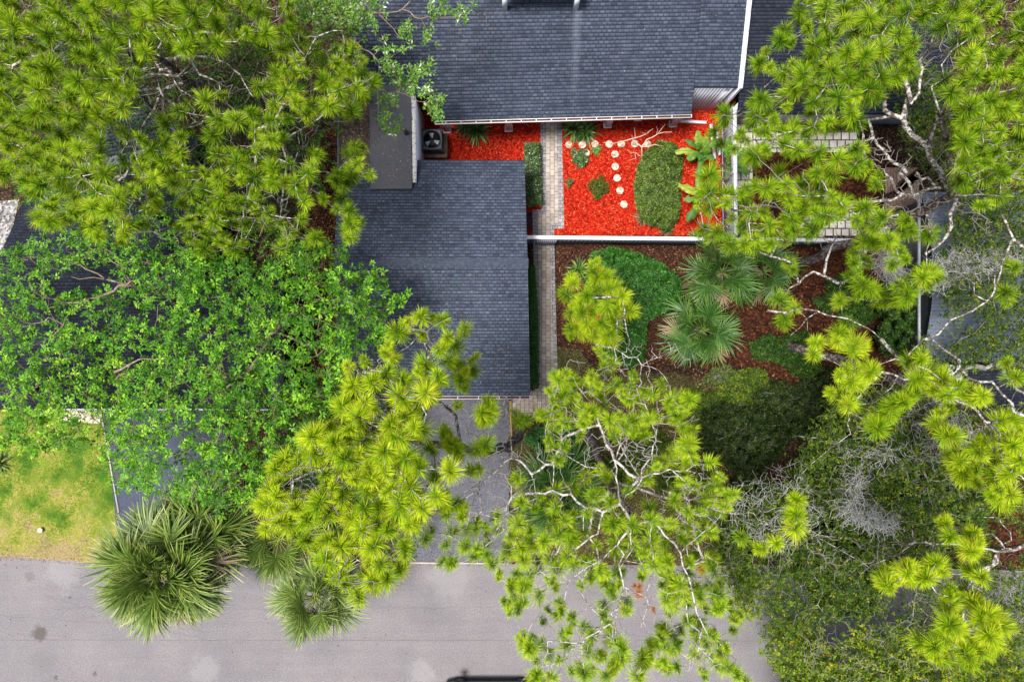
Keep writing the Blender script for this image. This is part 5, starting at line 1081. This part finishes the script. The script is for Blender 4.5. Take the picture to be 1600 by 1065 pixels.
pine('sparse centre pine with many bare white branches between driveway and road', [(905, 655, 0), (925, 690, 4), (945, 735, 8), (962, 770, 11), (985, 800, 13)], .2,
     polys=[[(865, 580), (960, 560), (1020, 600), (1080, 640), (1090, 700), (1140, 740), (1160, 800), (1100, 850), (1140, 900), (1160, 1000), (1110, 1065), (1020, 1060), (1000, 960), (930, 890), (800, 880), (780, 830), (830, 760), (860, 680)], [(720, 830), (790, 770), (800, 850), (790, 885), (700, 885), (690, 830)], [(800, 880), (880, 860), (960, 905), (965, 1060), (830, 1060), (800, 960)]],
     holes=[[(880, 680), (960, 670), (960, 760), (870, 780)], [(960, 680), (1040, 680), (1020, 760), (960, 770)], [(990, 740), (1060, 740), (1050, 790), (1000, 790)], [(980, 900), (1020, 900), (1030, 1010), (960, 1000)]], zr=(9.5, 13), lay=3, sp=27,
     tufts=[(c53, '340,210 330,290 240,460 190,480 480,240 560,110 550,350 620,290 680,350 740,265 600,500 430,510 430,430 320,660 930,290 1040,400 1080,450 1020,470 1100,370 860,340 1000,690 1100,640 1060,660 1130,750 1130,900 1270,850 1290,930 580,850 620,900 540,960 30,860 380,920 130,1040 60,1020 720,930 840,860 1250,1000 500,310 390,340 460,470 800,560 1220,1040 90,500 30,510 740,500 830,510 520,60 280,250 350,330 1050,430 990,420', 9, 12),
            (c79, '100,210 190,210 340,80 240,90 85,460 75,580 240,460 100,870 80,790 150,1040 310,650 350,760 310,200 520,230 620,110 540,410 690,280 830,270 950,270 820,390 970,385 1120,110 1060,540 1040,460 950,570 1180,380 1270,560 1200,640 1110,760 930,810 1020,850 800,945 860,930 960,1000 1020,990 1320,940 1250,790 1390,1040 630,930 620,1010 460,900 450,1020 670,830 710,630 1420,180 1190,20 770,1040 1380,690 1330,870 690,870 230,320 30,640 30,90 70,330 1120,500 1250,640 1000,500', 10, 14),
            (c79, '100,150 150,240 60,270 280,160 1080,560 1020,520 1300,600 940,760 900,850 1290,900 1360,990 90,480 100,840 970,330 1000,420', 10, 14),
            (b79, '1150,10 1260,10 1420,110 1360,250 1340,300 1130,340 1450,340 1500,400 1550,590 1560,650 1040,190 1570,480', 9, 12)],
     limbs=[(c53, '750,370 690,560 650,700 640,850 670,1010', 10, 12, .035, .05), (c53, '510,450 560,580 630,740 790,860', 11, 11.5, .02, .035), (c53, '640,600 690,700 760,810 800,860', 11, 12, .02, .03), (c53, '820,400 890,580 870,660 800,800', 11, 12, .015, .03), (c53, '890,380 910,480 890,580', 11.5, 11.5, .012, .02),
            (c53, '800,850 970,800 1130,820', 12, 12, .03, .02), (c53, '980,800 1040,840 1050,910', 12, 11.5, .02, .01), (c53, '430,1050 600,1060 790,880', 11, 12, .03, .03), (c53, '440,550 330,600 310,620 255,760 250,910', 11, 11, .015, .03), (c53, '250,770 120,830 0,700', 11, 10, .025, .02), (c53, '120,830 155,980', 10.5, 11, .02, .02), (c53, '0,970 250,930 400,1000 560,1065', 10.5, 12, .025, .035),
            (c53, '520,30 630,50 800,160 800,270 760,370', 10, 10, .012, .03), (c53, '1040,50 940,95 800,160', 9.5, 10, .010, .02), (c53, '630,50 620,180 700,210', 10, 10, .014, .01), (c53, '970,280 940,230 860,170', 10, 10, .01, .015), (c53, '1420,1020 1200,1020 1100,1060', 10, 11, .012, .025), (c53, '1090,990 970,940 980,980', 10, 10, .012, .008),
            (c79, '345,445 600,260 740,90', 12, 12, .02, .045), (c79, '330,250 400,300 520,310', 12, 12.3, .015, .03), (c79, '730,60 735,220', 12, 12, .05, .03), (c79, '690,280 690,480 670,560 640,680', 12, 13, .035, .025), (c79, '480,600 560,620 600,580 670,545 840,550', 13, 12.5, .01, .025), (c79, '870,80 860,400 840,590 790,750', 12, 13, .03, .018), (c79, '610,640 640,770', 13, 13, .015, .008),
            (c79, '850,60 940,160 1040,270 1090,420 1140,640 1220,800', 12, 13.5, .045, .02), (c79, '1040,270 1220,110 1310,0', 12.5, 12, .03, .018), (c79, '870,460 960,520 1020,510', 13, 13, .015, .01), (c79, '175,830 300,815 430,830 580,720', 13, 12.8, .014, .03), (c79, '60,1060 130,970 220,890', 13, 13, .018, .01), (c79, '1150,850 1100,940 1090,1000', 13, 13, .014, .008), (c79, '1160,860 1240,940', 13, 13, .014, .008), (c79, '1310,20 1450,20 1578,90', 11, 10, .03, .02), (c79, '820,70 990,40 1100,20', 12, 11.5, .03, .02), (c79, '1100,340 1200,290 1270,330', 12, 12, .012, .008), (c79, '440,130 440,40', 12, 12, .03, .025), (c79, '400,240 530,150', 12, 12, .025, .018),
            (b53, '1545,350 1550,450 1370,600 1250,540 1220,470', 10, 10.5, .015, .028), (b53, '1380,610 1400,860 1240,970', 10.5, 10.5, .024, .04), (b53, '1400,880 1578,730', 10.5, 10.5, .04, .025), (b53, '1130,900 1290,890 1400,870', 10.5, 10.5, .03, .03), (b53, '1110,820 1350,750 1500,690', 10, 10.5, .03, .02), (b53, '1330,1020 1390,900', 10.5, 10.5, .014, .02), (b53, '1390,1060 1380,960', 10.5, 10.5, .014, .02), (b53, '1410,740 1440,820', 10.5, 10.5, .014, .018)],
     seed=106, barkm='dead_bark', R=.30, n=105, group=PG, vb=.24, gap=.28, capr=.05, twr=.0045, bare_polys=[([(860, 560), (1080, 560), (1120, 800), (1160, 1050), (980, 1060), (900, 900), (720, 880), (730, 780), (850, 740)], 520, 9.5, 12.5), ([(960, 690), (1030, 680), (1040, 740), (980, 750)], 160, 11, 12), ([(740, 680), (820, 690), (810, 790), (720, 800)], 240, 10, 11), ([(710, 630), (795, 630), (795, 700), (710, 690)], 70, 10, 10.6), ([(640, 800), (760, 800), (760, 860), (650, 860)], 80, 10, 11), ([(870, 620), (950, 640), (960, 720), (880, 700)], 140, 10, 11.5), ([(800, 850), (900, 850), (900, 900), (810, 900)], 80, 11, 12), ([(860, 640), (900, 640), (880, 700), (830, 720)], 60, 10.5, 11), ([(1000, 790), (1130, 790), (1120, 830), (1010, 850)], 140, 11.5, 12.5), ([(860, 990), (960, 970), (990, 1030), (850, 1040)], 90, 12.5, 13), ([(940, 540), (1060, 530), (1030, 570), (950, 580)], 70, 9.5, 10.2), ([(1080, 1000), (1120, 1000), (1120, 1050), (1080, 1050)], 60, 12.5, 13.2), ([(1040, 740), (1110, 730), (1110, 780), (1040, 770)], 70, 11, 12)],
     dead=[(999, 918, 12), (998, 925, 11.9), (1003, 930, 11.8), (1022, 955, 12), (1096, 890, 11), (990, 915, 11.9)])
pine('largest right hand pine filling the upper right corner above the dark roof', [(1255, 408, 0), (1320, 382, 4), (1420, 340, 8), (1490, 305, 10.5), (1470, 180, 13)], .22,
     polys=[[(1250, -40), (1640, -40), (1640, 100), (1600, 180), (1520, 170), (1480, 140), (1450, 50), (1440, 110), (1395, 140), (1340, 160), (1350, 190), (1290, 200), (1240, 215), (1190, 205), (1180, 250), (1120, 240), (1115, 180), (1150, 160), (1210, 150), (1215, 120), (1180, 105), (1205, 55), (1245, 30)], [(1520, 150), (1640, 150), (1640, 300), (1560, 270), (1500, 290), (1500, 200)], [(1115, 300), (1180, 290), (1190, 230), (1290, 220), (1350, 230), (1360, 260), (1300, 280), (1270, 300), (1320, 310), (1390, 330), (1400, 380), (1330, 350), (1300, 340), (1240, 380), (1150, 385), (1100, 375), (1085, 330), (1100, 290), (1115, 250)]],
     holes=[[(1430, 40), (1500, 50), (1520, 90), (1450, 140), (1430, 130)], [(1380, 125), (1420, 120), (1420, 180), (1380, 170)], [(1180, 240), (1280, 235), (1270, 280), (1190, 290)]],
     tufts=[(d27, '430,145 360,155 155,300 100,90 60,40 660,60 600,250 830,370 820,490 540,550 590,700 700,740 860,770 450,790 940,600 960,650 95,890 95,790 160,600 1010,620 1230,100 1350,200 1000,390 520,1040 440,1000 280,1040 320,60 230,160 1520,590 1480,740 560,440 650,430 870,290 880,350 780,440 850,540 540,500 620,560 530,620 630,720 560,760 890,720 830,800 200,240 120,340 1050,650', 9, 13)],
     limbs=[(o120, '850,490 880,620 830,730 930,860 1000,980 1070,1065', 12, 10.5, .04, .085), (o120, '1030,190 1000,290 935,370 930,580 880,640', 12.5, 12, .02, .03), (o120, '750,490 720,600 720,680', 12, 11.5, .035, .045), (o120, '1290,520 1190,660 1120,600', 12, 11, .05, .03), (o120, '1220,830 1180,940 1150,1065', 11, 10.5, .05, .07), (o120, '620,740 680,900 850,1065', 11, 10, .03, .06), (o120, '0,860 60,890 240,930 300,940', 10, 10, .03, .035), (o120, '1050,720 1120,710 1300,700', 11, 12, .015, .02), (o120, '660,60 690,130 640,140', 13, 13, .02, .012), (o120, '520,360 600,350 760,450', 12, 12, .012, .02),
            (d27, '1150,0 1160,60 1150,200 1130,330 1070,430 970,500', 10.5, 9, .085, .04), (d27, '460,250 510,200 640,180 900,140 1010,95 1160,100', 9, 10.5, .02, .07), (d27, '810,0 870,60 890,120', 10.5, 10, .06, .05), (d27, '720,0 780,100', 10.3, 10, .05, .04), (d27, '920,0 1040,90', 10.5, 10, .05, .04), (d27, '130,710 280,610 460,680', 8, 8, .02, .028), (d27, '190,350 330,390 400,430', 8.5, 8.5, .045, .03), (d27, '0,200 120,240 200,300', 8.5, 8.5, .04, .03), (d27, '400,250 520,290 800,260', 9, 9.5, .045, .04)],
     seed=107, gap=.12, zr=(11.3, 15.5), lay=3, sp=23, R=.33, n=130, group=PG, vb=.05, bare_polys=[([(1360, 200), (1400, 230), (1380, 270), (1350, 250)], 200, 10, 11), ([(1380, 230), (1490, 210), (1520, 330), (1380, 350)], 160, 9.5, 11), ([(1240, 330), (1400, 300), (1400, 380), (1260, 390)], 110, 8.5, 9.5), ([(1440, 40), (1500, 30), (1500, 90), (1440, 110)], 100, 12, 13), ([(1400, 330), (1490, 300), (1500, 340), (1420, 360)], 90, 9, 10.5), ([(1370, 390), (1410, 380), (1410, 440), (1370, 440)], 80, 8.5, 9.5), ([(1520, 330), (1555, 340), (1550, 370), (1520, 360)], 50, 9, 10), ([(1150, 250), (1150, 330), (1120, 330), (1125, 250)], 60, 8.5, 9.5)])
pine('right edge pine with separate round clusters above the olive oak', [(1215, 538, 0), (1270, 550, 2.5), (1330, 567, 5), (1420, 600, 8.5), (1520, 640, 12.5), (1545, 660, 14)], .22,
     tufts=[(d53, '330,20 430,20 540,20 950,75 450,210 540,170 600,210 570,270 640,200 390,320 490,410 870,360 680,550 730,470 1000,190 1080,210 960,230 1170,290 1250,310 1290,370 1060,310 1060,550 1160,600 1110,340 1200,830 1190,760 1330,720 1400,700 1480,700 1290,680 1450,500 1380,600 1440,940 1500,960 1400,870 1480,860 1380,960 1560,560 1540,240 200,1000 170,1060 1080,450 1520,660 1560,750 1350,640 1250,740 1230,860 1300,900 1560,700 1420,760 850,390 900,330 1330,350', 12, 15.5)],
     limbs=[(d53, '700,0 780,90 860,190', 11, 12, .045, .07), (d27, '0,850 300,850 500,900 650,980 750,1065', 9.5, 11, .015, .045), (d27, '300,860 200,950 140,1000', 9.5, 9.5, .018, .01), (d53, '960,0 1080,60 1180,130 1230,230', 12, 13, .025, .035), (d53, '900,240 700,200 580,330 520,440 490,520 510,580', 12, 11.5, .04, .014), (d53, '800,230 660,390 560,400', 12, 12, .02, .012), (d53, '1240,240 1380,260 1500,390', 13, 13.5, .035, .03), (d53, '1240,580 1340,510 1430,580', 13.5, 13.5, .02, .025), (d53, '1340,510 1290,440 1170,380', 14, 13.5, .035, .04), (d53, '1340,600 1340,510', 13.5, 14, .014, .03), (d53, '1450,750 1578,860', 14, 14, .02, .02), (d53, '1500,390 1578,470', 13.5, 13.5, .04, .04),
            (d27, '1440,260 1510,400 1440,570 1400,700 1350,790', 11.5, 12, .03, .04), (d27, '1350,790 1270,750 1270,680 1230,660', 12, 11.5, .025, .012), (d27, '1510,410 1578,460', 12, 12, .045, .05), (d27, '1400,640 1350,550', 12, 11.5, .015, .01)],
     seed=108, mat='pine_bright', R=.33, n=150, group=PG, vb=.05, bare_polys=[([(1330, 590), (1390, 590), (1360, 640), (1320, 640)], 70, 11.5, 12), ([(1510, 650), (1560, 650), (1560, 690), (1510, 690)], 80, 13, 14)])
pine('lower right pine with dense lime clusters over the bottom corner', [(1350, 700, 0), (1440, 780, 6), (1530, 850, 11), (1560, 858, 12.5), (1600, 850, 14)], .16,
     tufts=[(d79, '180,30 50,210 730,470 900,355 1040,330 990,430 880,440 860,400 1260,265 1275,145 1130,170 1120,540 1320,430 1090,790 1020,860 1130,720 1200,780 1320,890 1380,790 1370,650 1280,560 1110,610 1280,880 1420,760 1050,920 1100,70 720,430 760,500 1060,380 960,470 1150,760 1060,830 1250,930 1350,860 1400,830 1240,300 1290,230 1330,610 1300,700', 13, 16)],
     limbs=[(d79, '1578,220 1520,250 1420,260 1330,240', 14, 13.5, .06, .03), (d79, '1410,270 1310,380 1240,460 1220,500', 13.5, 14, .045, .03), (d79, '1380,150 1460,240', 14, 14, .02, .03), (d79, '1330,50 1420,50 1500,190', 13, 13, .015, .01), (d79, '905,205 1100,210 1330,240', 12.5, 13.5, .02, .03), (d79, '890,130 905,205 780,290 670,330', 12, 12, .018, .01), (d79, '980,570 1080,640 1230,680', 14, 14, .012, .02), (d79, '1270,400 1310,500', 14, 14, .014, .01)],
     seed=109, mat='pine_bright', R=.33, n=160, group=PG, vb=.12, bare_polys=[([(1410, 940), (1460, 935), (1460, 980), (1430, 990)], 110, 12, 13)])

# ------------------------------------------------------------------ broadleaf trees
LG = 'leafy trees on the left'
broadleaf('leafy_tree', 'bright green tree over the left dark roof with a forked reddish brown limb', [(330, 520, 0), (300, 490, 4), (268, 468, 7.2)], .18,
    polys=[[(-40, 400), (30, 390), (60, 375), (110, 372), (180, 385), (230, 400), (290, 390), (320, 420), (300, 470), (270, 520), (240, 545), (170, 540), (120, 530), (60, 545), (-40, 535)]],
    limbs=[(a27, '1060,780 930,710 830,690 780,695 550,780 480,800 400,800', 7.4, 8, .085, .03), (a27, '830,690 740,600', 7.8, 8.4, .03, .012), (a27, '780,690 650,655 500,570 420,550', 8, 8.5, .045, .014), (a27, '640,655 490,655 440,640', 8.3, 8.5, .022, .012), (a27, '550,780 470,840', 8, 8, .03, .02), (a27, '400,800 270,770 180,690', 8, 8.5, .02, .01), (a27, '330,1000 430,860', 7.8, 8, .01, .02), (a27, '200,930 300,890', 8, 8, .012, .02)],
    holes=[[(85, 430), (150, 400), (200, 430), (190, 460), (100, 460)], [(190, 470), (270, 480), (255, 520), (200, 500)], [(60, 480), (90, 490), (80, 520), (55, 510)]], seed=201, zr=(7.6, 9.0), lay=3, sp=17, nros=5, nl=8, size=.13, spread=.17, gap=.22, vs=1.25, group=LG)
broadleaf('leafy_tree', 'dense bright green tree left of the garage covering the middle left', [(420, 600, 0), (400, 590, 4), (385, 585, 8)], .2,
    polys=[[(275, 440), (330, 405), (420, 420), (470, 385), (535, 385), (540, 400), (500, 425), (570, 420), (605, 440), (590, 460), (632, 465), (600, 485), (610, 525), (570, 545), (540, 570), (525, 600), (535, 640), (480, 665), (470, 690), (420, 715), (430, 780), (340, 790), (300, 780), (230, 768), (190, 720), (180, 650), (190, 600), (230, 555), (270, 520)]],
    limbs=[(b27, '90,990 180,1000 250,1030 330,1065', 8, 7.5, .04, .05), (b27, '160,900 180,880 270,840', 8.5, 8.5, .03, .014), (a53, '710,200 780,165 870,120', 7, 7.5, .03, .06), (a53, '710,250 790,180', 7, 7.4, .02, .03), (a53, '1450,260 1350,320 1230,370', 8, 7.6, .04, .03), (a53, '1200,205 1290,215 1400,200', 8.5, 8.5, .03, .02), (a53, '1140,265 1050,290 1020,340', 8, 8, .02, .01)],
    holes=[[(400, 610), (425, 605), (430, 640), (395, 640)], [(500, 640), (540, 640), (530, 680), (480, 690)], [(262, 590), (300, 590), (305, 625), (270, 625)], [(420, 510), (440, 500), (450, 540), (425, 560)], [(200, 555), (225, 555), (225, 570), (200, 570)], [(300, 470), (330, 470), (330, 500), (310, 500)]],
    seed=202, zr=(7.6, 10.2), lay=4, sp=18, nros=5, nl=8, size=.14, spread=.18, gap=.22, vs=1.25, group=LG, k=4000)
broadleaf('leafy_tree', 'yellow green tree spreading over the left lawn at the picture edge', [(60, 600, 0), (50, 610, 3), (45, 615, 6)], .14,
    polys=[[(-40, 555), (30, 550), (80, 545), (130, 520), (190, 560), (205, 640), (230, 700), (235, 760), (190, 765), (165, 735), (150, 700), (100, 690), (60, 715), (20, 700), (-40, 700)]],
    holes=[[(110, 640), (160, 638), (155, 662), (115, 660)]], seed=203, zr=(5.8, 7.6), lay=3, sp=17, nros=5, nl=8, size=.14, spread=.18, gap=.16, vs=1.2, vb=.08, group=LG)
broadleaf('leafy_tree', 'light green tree at the top with pale leaf undersides reaching over the roofs', [(500, 240, 0), (490, 150, 5), (475, 60, 8)], .16,
    polys=[[(450, -30), (600, -30), (580, 20), (560, 30), (520, 60), (470, 30)]],
    tips_s=[(o40, '290,60 350,110 480,60 600,60 640,120 600,190 700,150 760,20 1090,80 1200,60 1270,60 1230,110 910,170 960,180 1060,240 930,300 1060,200 790,280 790,340 840,410 870,480 980,480 950,540 1070,400 1050,420 1080,560 1110,600 1100,670 1120,710 800,620 860,600 780,660 800,730 880,780 850,810 790,720 560,150 680,90 590,100 620,40 1150,40 1100,50 1290,90 920,200 830,450 900,520 820,360 1040,560 1080,640 1140,690 830,770', 8, 9.6), (o40, '300,80 400,130 540,80 620,150 640,180 820,400 860,440 900,480 970,520 1000,460 960,430', 7.5, 9)],
    limbs=[(o40, '590,55 760,80 900,60 950,10', 8.3, 8.6, .04, .02), (o40, '905,60 980,110 1110,130 1140,110', 8.6, 9, .022, .012), (o40, '755,85 850,180 900,240', 8.4, 8.6, .018, .010), (o40, '340,230 570,240 700,320 760,390', 8, 8.6, .03, .014), (o40, '640,10 690,40', 8, 8.2, .01, .02), (o40, '750,560 870,570 1040,630', 8.2, 8.6, .016, .008), (o40, '640,700 750,740', 8, 8.2, .012, .008)],
    seed=204, mat='laurel_leaves', zr=(7.5, 9.2), lay=2, sp=13, nros=6, nl=8, size=.125, spread=.15, wid=.42, vs=.35, group=LG)
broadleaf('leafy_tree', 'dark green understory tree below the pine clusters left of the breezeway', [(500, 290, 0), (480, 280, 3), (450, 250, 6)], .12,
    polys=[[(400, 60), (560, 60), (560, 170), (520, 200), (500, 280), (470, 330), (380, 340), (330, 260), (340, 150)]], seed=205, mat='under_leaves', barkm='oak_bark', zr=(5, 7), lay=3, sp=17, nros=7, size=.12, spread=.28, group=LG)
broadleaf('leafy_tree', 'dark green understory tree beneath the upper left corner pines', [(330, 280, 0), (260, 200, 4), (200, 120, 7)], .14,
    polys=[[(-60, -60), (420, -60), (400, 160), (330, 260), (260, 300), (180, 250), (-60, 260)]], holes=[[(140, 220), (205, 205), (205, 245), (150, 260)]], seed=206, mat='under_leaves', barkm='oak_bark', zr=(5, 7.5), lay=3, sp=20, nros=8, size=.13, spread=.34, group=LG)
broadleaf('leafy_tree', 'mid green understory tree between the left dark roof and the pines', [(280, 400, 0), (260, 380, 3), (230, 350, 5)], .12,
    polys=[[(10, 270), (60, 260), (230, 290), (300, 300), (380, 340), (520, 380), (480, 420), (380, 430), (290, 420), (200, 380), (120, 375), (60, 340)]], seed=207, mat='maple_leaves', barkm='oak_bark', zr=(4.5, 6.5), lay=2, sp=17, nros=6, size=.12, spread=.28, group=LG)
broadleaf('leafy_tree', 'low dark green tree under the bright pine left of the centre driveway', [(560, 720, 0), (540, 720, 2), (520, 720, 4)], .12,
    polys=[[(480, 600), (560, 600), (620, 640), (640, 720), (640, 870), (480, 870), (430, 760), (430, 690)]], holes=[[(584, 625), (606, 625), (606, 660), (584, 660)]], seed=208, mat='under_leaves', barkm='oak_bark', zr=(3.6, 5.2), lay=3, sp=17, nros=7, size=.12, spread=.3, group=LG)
OG = 'live oaks on the right'
broadleaf('oak_tree', 'wide olive brown live oak over the lower right with grey mossy limbs', [(1330, 640, 0), (1360, 690, 3), (1400, 730, 5.5)], .25,
    gap=.2, polys=[[(1085, 790), (1150, 770), (1230, 740), (1290, 650), (1310, 600), (1340, 620), (1420, 600), (1500, 640), (1640, 640), (1640, 1000), (1540, 1010), (1500, 980), (1400, 1000), (1340, 960), (1240, 980), (1160, 940), (1120, 880), (1090, 820), (1120, 760), (1080, 700)]],
    limbs=[(d53, '1578,160 1400,150 1230,170', 6.5, 6, .11, .08), (d53, '1400,160 1480,240 1578,330', 6.4, 6.2, .07, .05), (d53, '1110,730 950,740 800,620 640,600', 6, 6.5, .06, .03), (d53, '560,920 400,940 250,930', 6, 6, .05, .03), (c79, '1578,90 1400,60', 6.5, 6.5, .02, .02), (d79, '100,160 200,130 270,50', 7, 7, .02, .03), (d79, '570,240 470,170 400,190 230,120 20,100', 6.5, 7, .015, .03), (d53, '150,600 240,605 400,640', 7, 7, .02, .014), (d53, '900,700 1000,900 1050,1065', 6, 6.5, .05, .03), (d53, '1050,1000 1150,920', 6, 6, .03, .02)],
    holes=[[(1385, 905), (1420, 905), (1425, 960), (1375, 985)], [(1315, 975), (1345, 980), (1335, 1040), (1310, 1020)], [(1450, 680), (1480, 685), (1475, 700), (1450, 700)], [(1540, 820), (1600, 815), (1600, 890), (1550, 890)], [(1170, 640), (1200, 640), (1200, 690), (1170, 680)], [(1195, 700), (1240, 700), (1240, 750), (1200, 740)], [(1100, 690), (1130, 690), (1125, 740), (1095, 730)]],
    seed=209, mat='oak_leaves', barkm='oak_bark', zr=(5.6, 8), lay=3, sp=15, nros=15, nl=6, size=.092, spread=.22, wid=.5, group=OG, cat='oak tree', k=4500, vs=1.1,
    moss=[([(1300, 700), (1420, 700), (1430, 720), (1320, 730)], 120, 6.5, 8), ([(1325, 745), (1350, 740), (1345, 785), (1322, 785)], 200, 6.5, 8), ([(1300, 788), (1340, 792), (1405, 818), (1395, 832), (1340, 815)], 520, 6.8, 8.2), ([(1100, 760), (1250, 740), (1300, 850), (1180, 850)], 250, 6.5, 8), ([(1400, 580), (1500, 620), (1530, 700), (1440, 720)], 250, 6.5, 8)],
    bare=[([(1090, 760), (1260, 700), (1340, 860), (1130, 900)], 170, 7, 8), ([(1400, 640), (1560, 680), (1540, 790), (1380, 760)], 160, 7.4, 8.6), ([(1180, 840), (1420, 850), (1400, 900), (1180, 900)], 120, 7.4, 8.4), ([(1280, 600), (1500, 600), (1560, 800), (1300, 820)], 170, 7, 8.2), ([(1300, 850), (1500, 850), (1500, 1050), (1250, 1050)], 70, 6.5, 7.8)])
broadleaf('oak_tree', 'brighter yellow green live oak at the bottom right over the road', [(1420, 1090, 0), (1410, 1120, 3), (1390, 1150, 5)], .2,
    polys=[[(1195, 975), (1240, 970), (1290, 1010), (1350, 990), (1400, 1000), (1450, 980), (1500, 1000), (1640, 1020), (1640, 1200), (1220, 1200), (1235, 1060), (1200, 1020)], [(1150, 860), (1175, 900), (1180, 960), (1160, 960), (1145, 900)]],
    holes=[[(1310, 1000), (1345, 1000), (1335, 1040), (1310, 1030)]],
    seed=210, mat='oak_bright', barkm='oak_bark', zr=(4.6, 6.5), lay=4, sp=13, nros=14, nl=6, size=.11, spread=.24, wid=.5, gap=.22, group=OG, cat='oak tree', vs=1.0, bare=[([(1250, 980), (1500, 980), (1500, 1070), (1260, 1070)], 160, 6, 7)])
broadleaf('oak_tree', 'dark sparse live oak over the grey blue building at the right edge', [(1640, 420, 0), (1690, 420, 4), (1660, 410, 6.5)], .22,
    polys=[[(1400, 90), (1450, 110), (1500, 160), (1560, 210), (1640, 220), (1640, 600), (1560, 560), (1470, 590), (1440, 540), (1480, 470), (1460, 420), (1490, 350), (1500, 290), (1440, 250), (1410, 180)]],
    limbs=[(d27, '1578,510 1400,540 1200,640 980,700', 6.5, 6, .10, .05), (d27, '1578,500 1250,545 1050,560', 6.6, 6.5, .07, .03), (d27, '1200,620 1080,600', 6.4, 6.6, .04, .02)],
    holes=[[(1440, 460), (1480, 460), (1490, 540), (1450, 560)], [(1455, 320), (1490, 320), (1490, 400), (1440, 400)], [(1500, 480), (1540, 480), (1540, 520), (1500, 520)]],
    seed=211, mat='oak_leaves', barkm='oak_bark', zr=(5, 7.8), lay=3, sp=13.5, nros=14, nl=6, size=.092, spread=.24, wid=.5, gap=.16, group=OG, cat='oak tree', vs=.9,
    moss=[([(1450, 405), (1600, 392), (1600, 412), (1520, 428), (1460, 452), (1440, 448), (1500, 418)], 800, 6.4, 7.2), ([(1375, 390), (1400, 390), (1410, 430), (1380, 430)], 400, 6, 7)], bare=[([(1420, 60), (1500, 40), (1540, 150), (1430, 150)], 150, 7, 8)])
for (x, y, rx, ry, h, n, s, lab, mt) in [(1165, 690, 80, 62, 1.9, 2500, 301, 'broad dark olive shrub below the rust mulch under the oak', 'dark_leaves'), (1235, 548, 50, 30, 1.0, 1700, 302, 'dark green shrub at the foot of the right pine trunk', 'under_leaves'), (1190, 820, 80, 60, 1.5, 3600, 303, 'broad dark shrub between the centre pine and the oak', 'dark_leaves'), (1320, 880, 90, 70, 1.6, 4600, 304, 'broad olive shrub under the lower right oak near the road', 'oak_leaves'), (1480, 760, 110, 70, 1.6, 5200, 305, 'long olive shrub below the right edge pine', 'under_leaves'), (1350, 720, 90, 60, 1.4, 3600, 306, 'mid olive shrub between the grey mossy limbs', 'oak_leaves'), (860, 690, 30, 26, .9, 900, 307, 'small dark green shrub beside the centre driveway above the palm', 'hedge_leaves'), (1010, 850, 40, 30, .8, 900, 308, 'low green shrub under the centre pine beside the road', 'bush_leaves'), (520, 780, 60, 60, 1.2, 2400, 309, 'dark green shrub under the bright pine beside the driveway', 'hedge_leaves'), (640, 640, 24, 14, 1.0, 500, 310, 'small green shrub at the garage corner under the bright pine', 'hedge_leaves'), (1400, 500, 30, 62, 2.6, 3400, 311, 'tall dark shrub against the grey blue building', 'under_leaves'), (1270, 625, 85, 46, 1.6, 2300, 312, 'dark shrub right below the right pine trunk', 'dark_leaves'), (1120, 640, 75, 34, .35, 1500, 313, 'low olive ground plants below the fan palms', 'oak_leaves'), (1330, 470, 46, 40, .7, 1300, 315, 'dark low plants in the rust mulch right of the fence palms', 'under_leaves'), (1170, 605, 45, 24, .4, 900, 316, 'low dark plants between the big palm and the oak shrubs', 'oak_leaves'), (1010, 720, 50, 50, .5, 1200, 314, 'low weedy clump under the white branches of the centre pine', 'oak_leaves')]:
    rng = np.random.default_rng(s); n_ = 16; ph = rng.uniform(0, 6); po = [(x+rx*(1+.16*math.sin(3*i*6.283/n_+ph)+rng.normal(0, .17))*math.cos(i*6.283/n_), y+ry*(1+.16*math.sin(3*i*6.283/n_+ph)+rng.normal(0, .17))*math.sin(i*6.283/n_)) for i in range(n_)]
    shrub('shrub', lab, po, h, s, mt, n, .11, 6, vs=1.1, cat='shrub', stems=26, lump=1.0)

for o in bpy.data.objects:
    if '_o' in o: del o['_o']
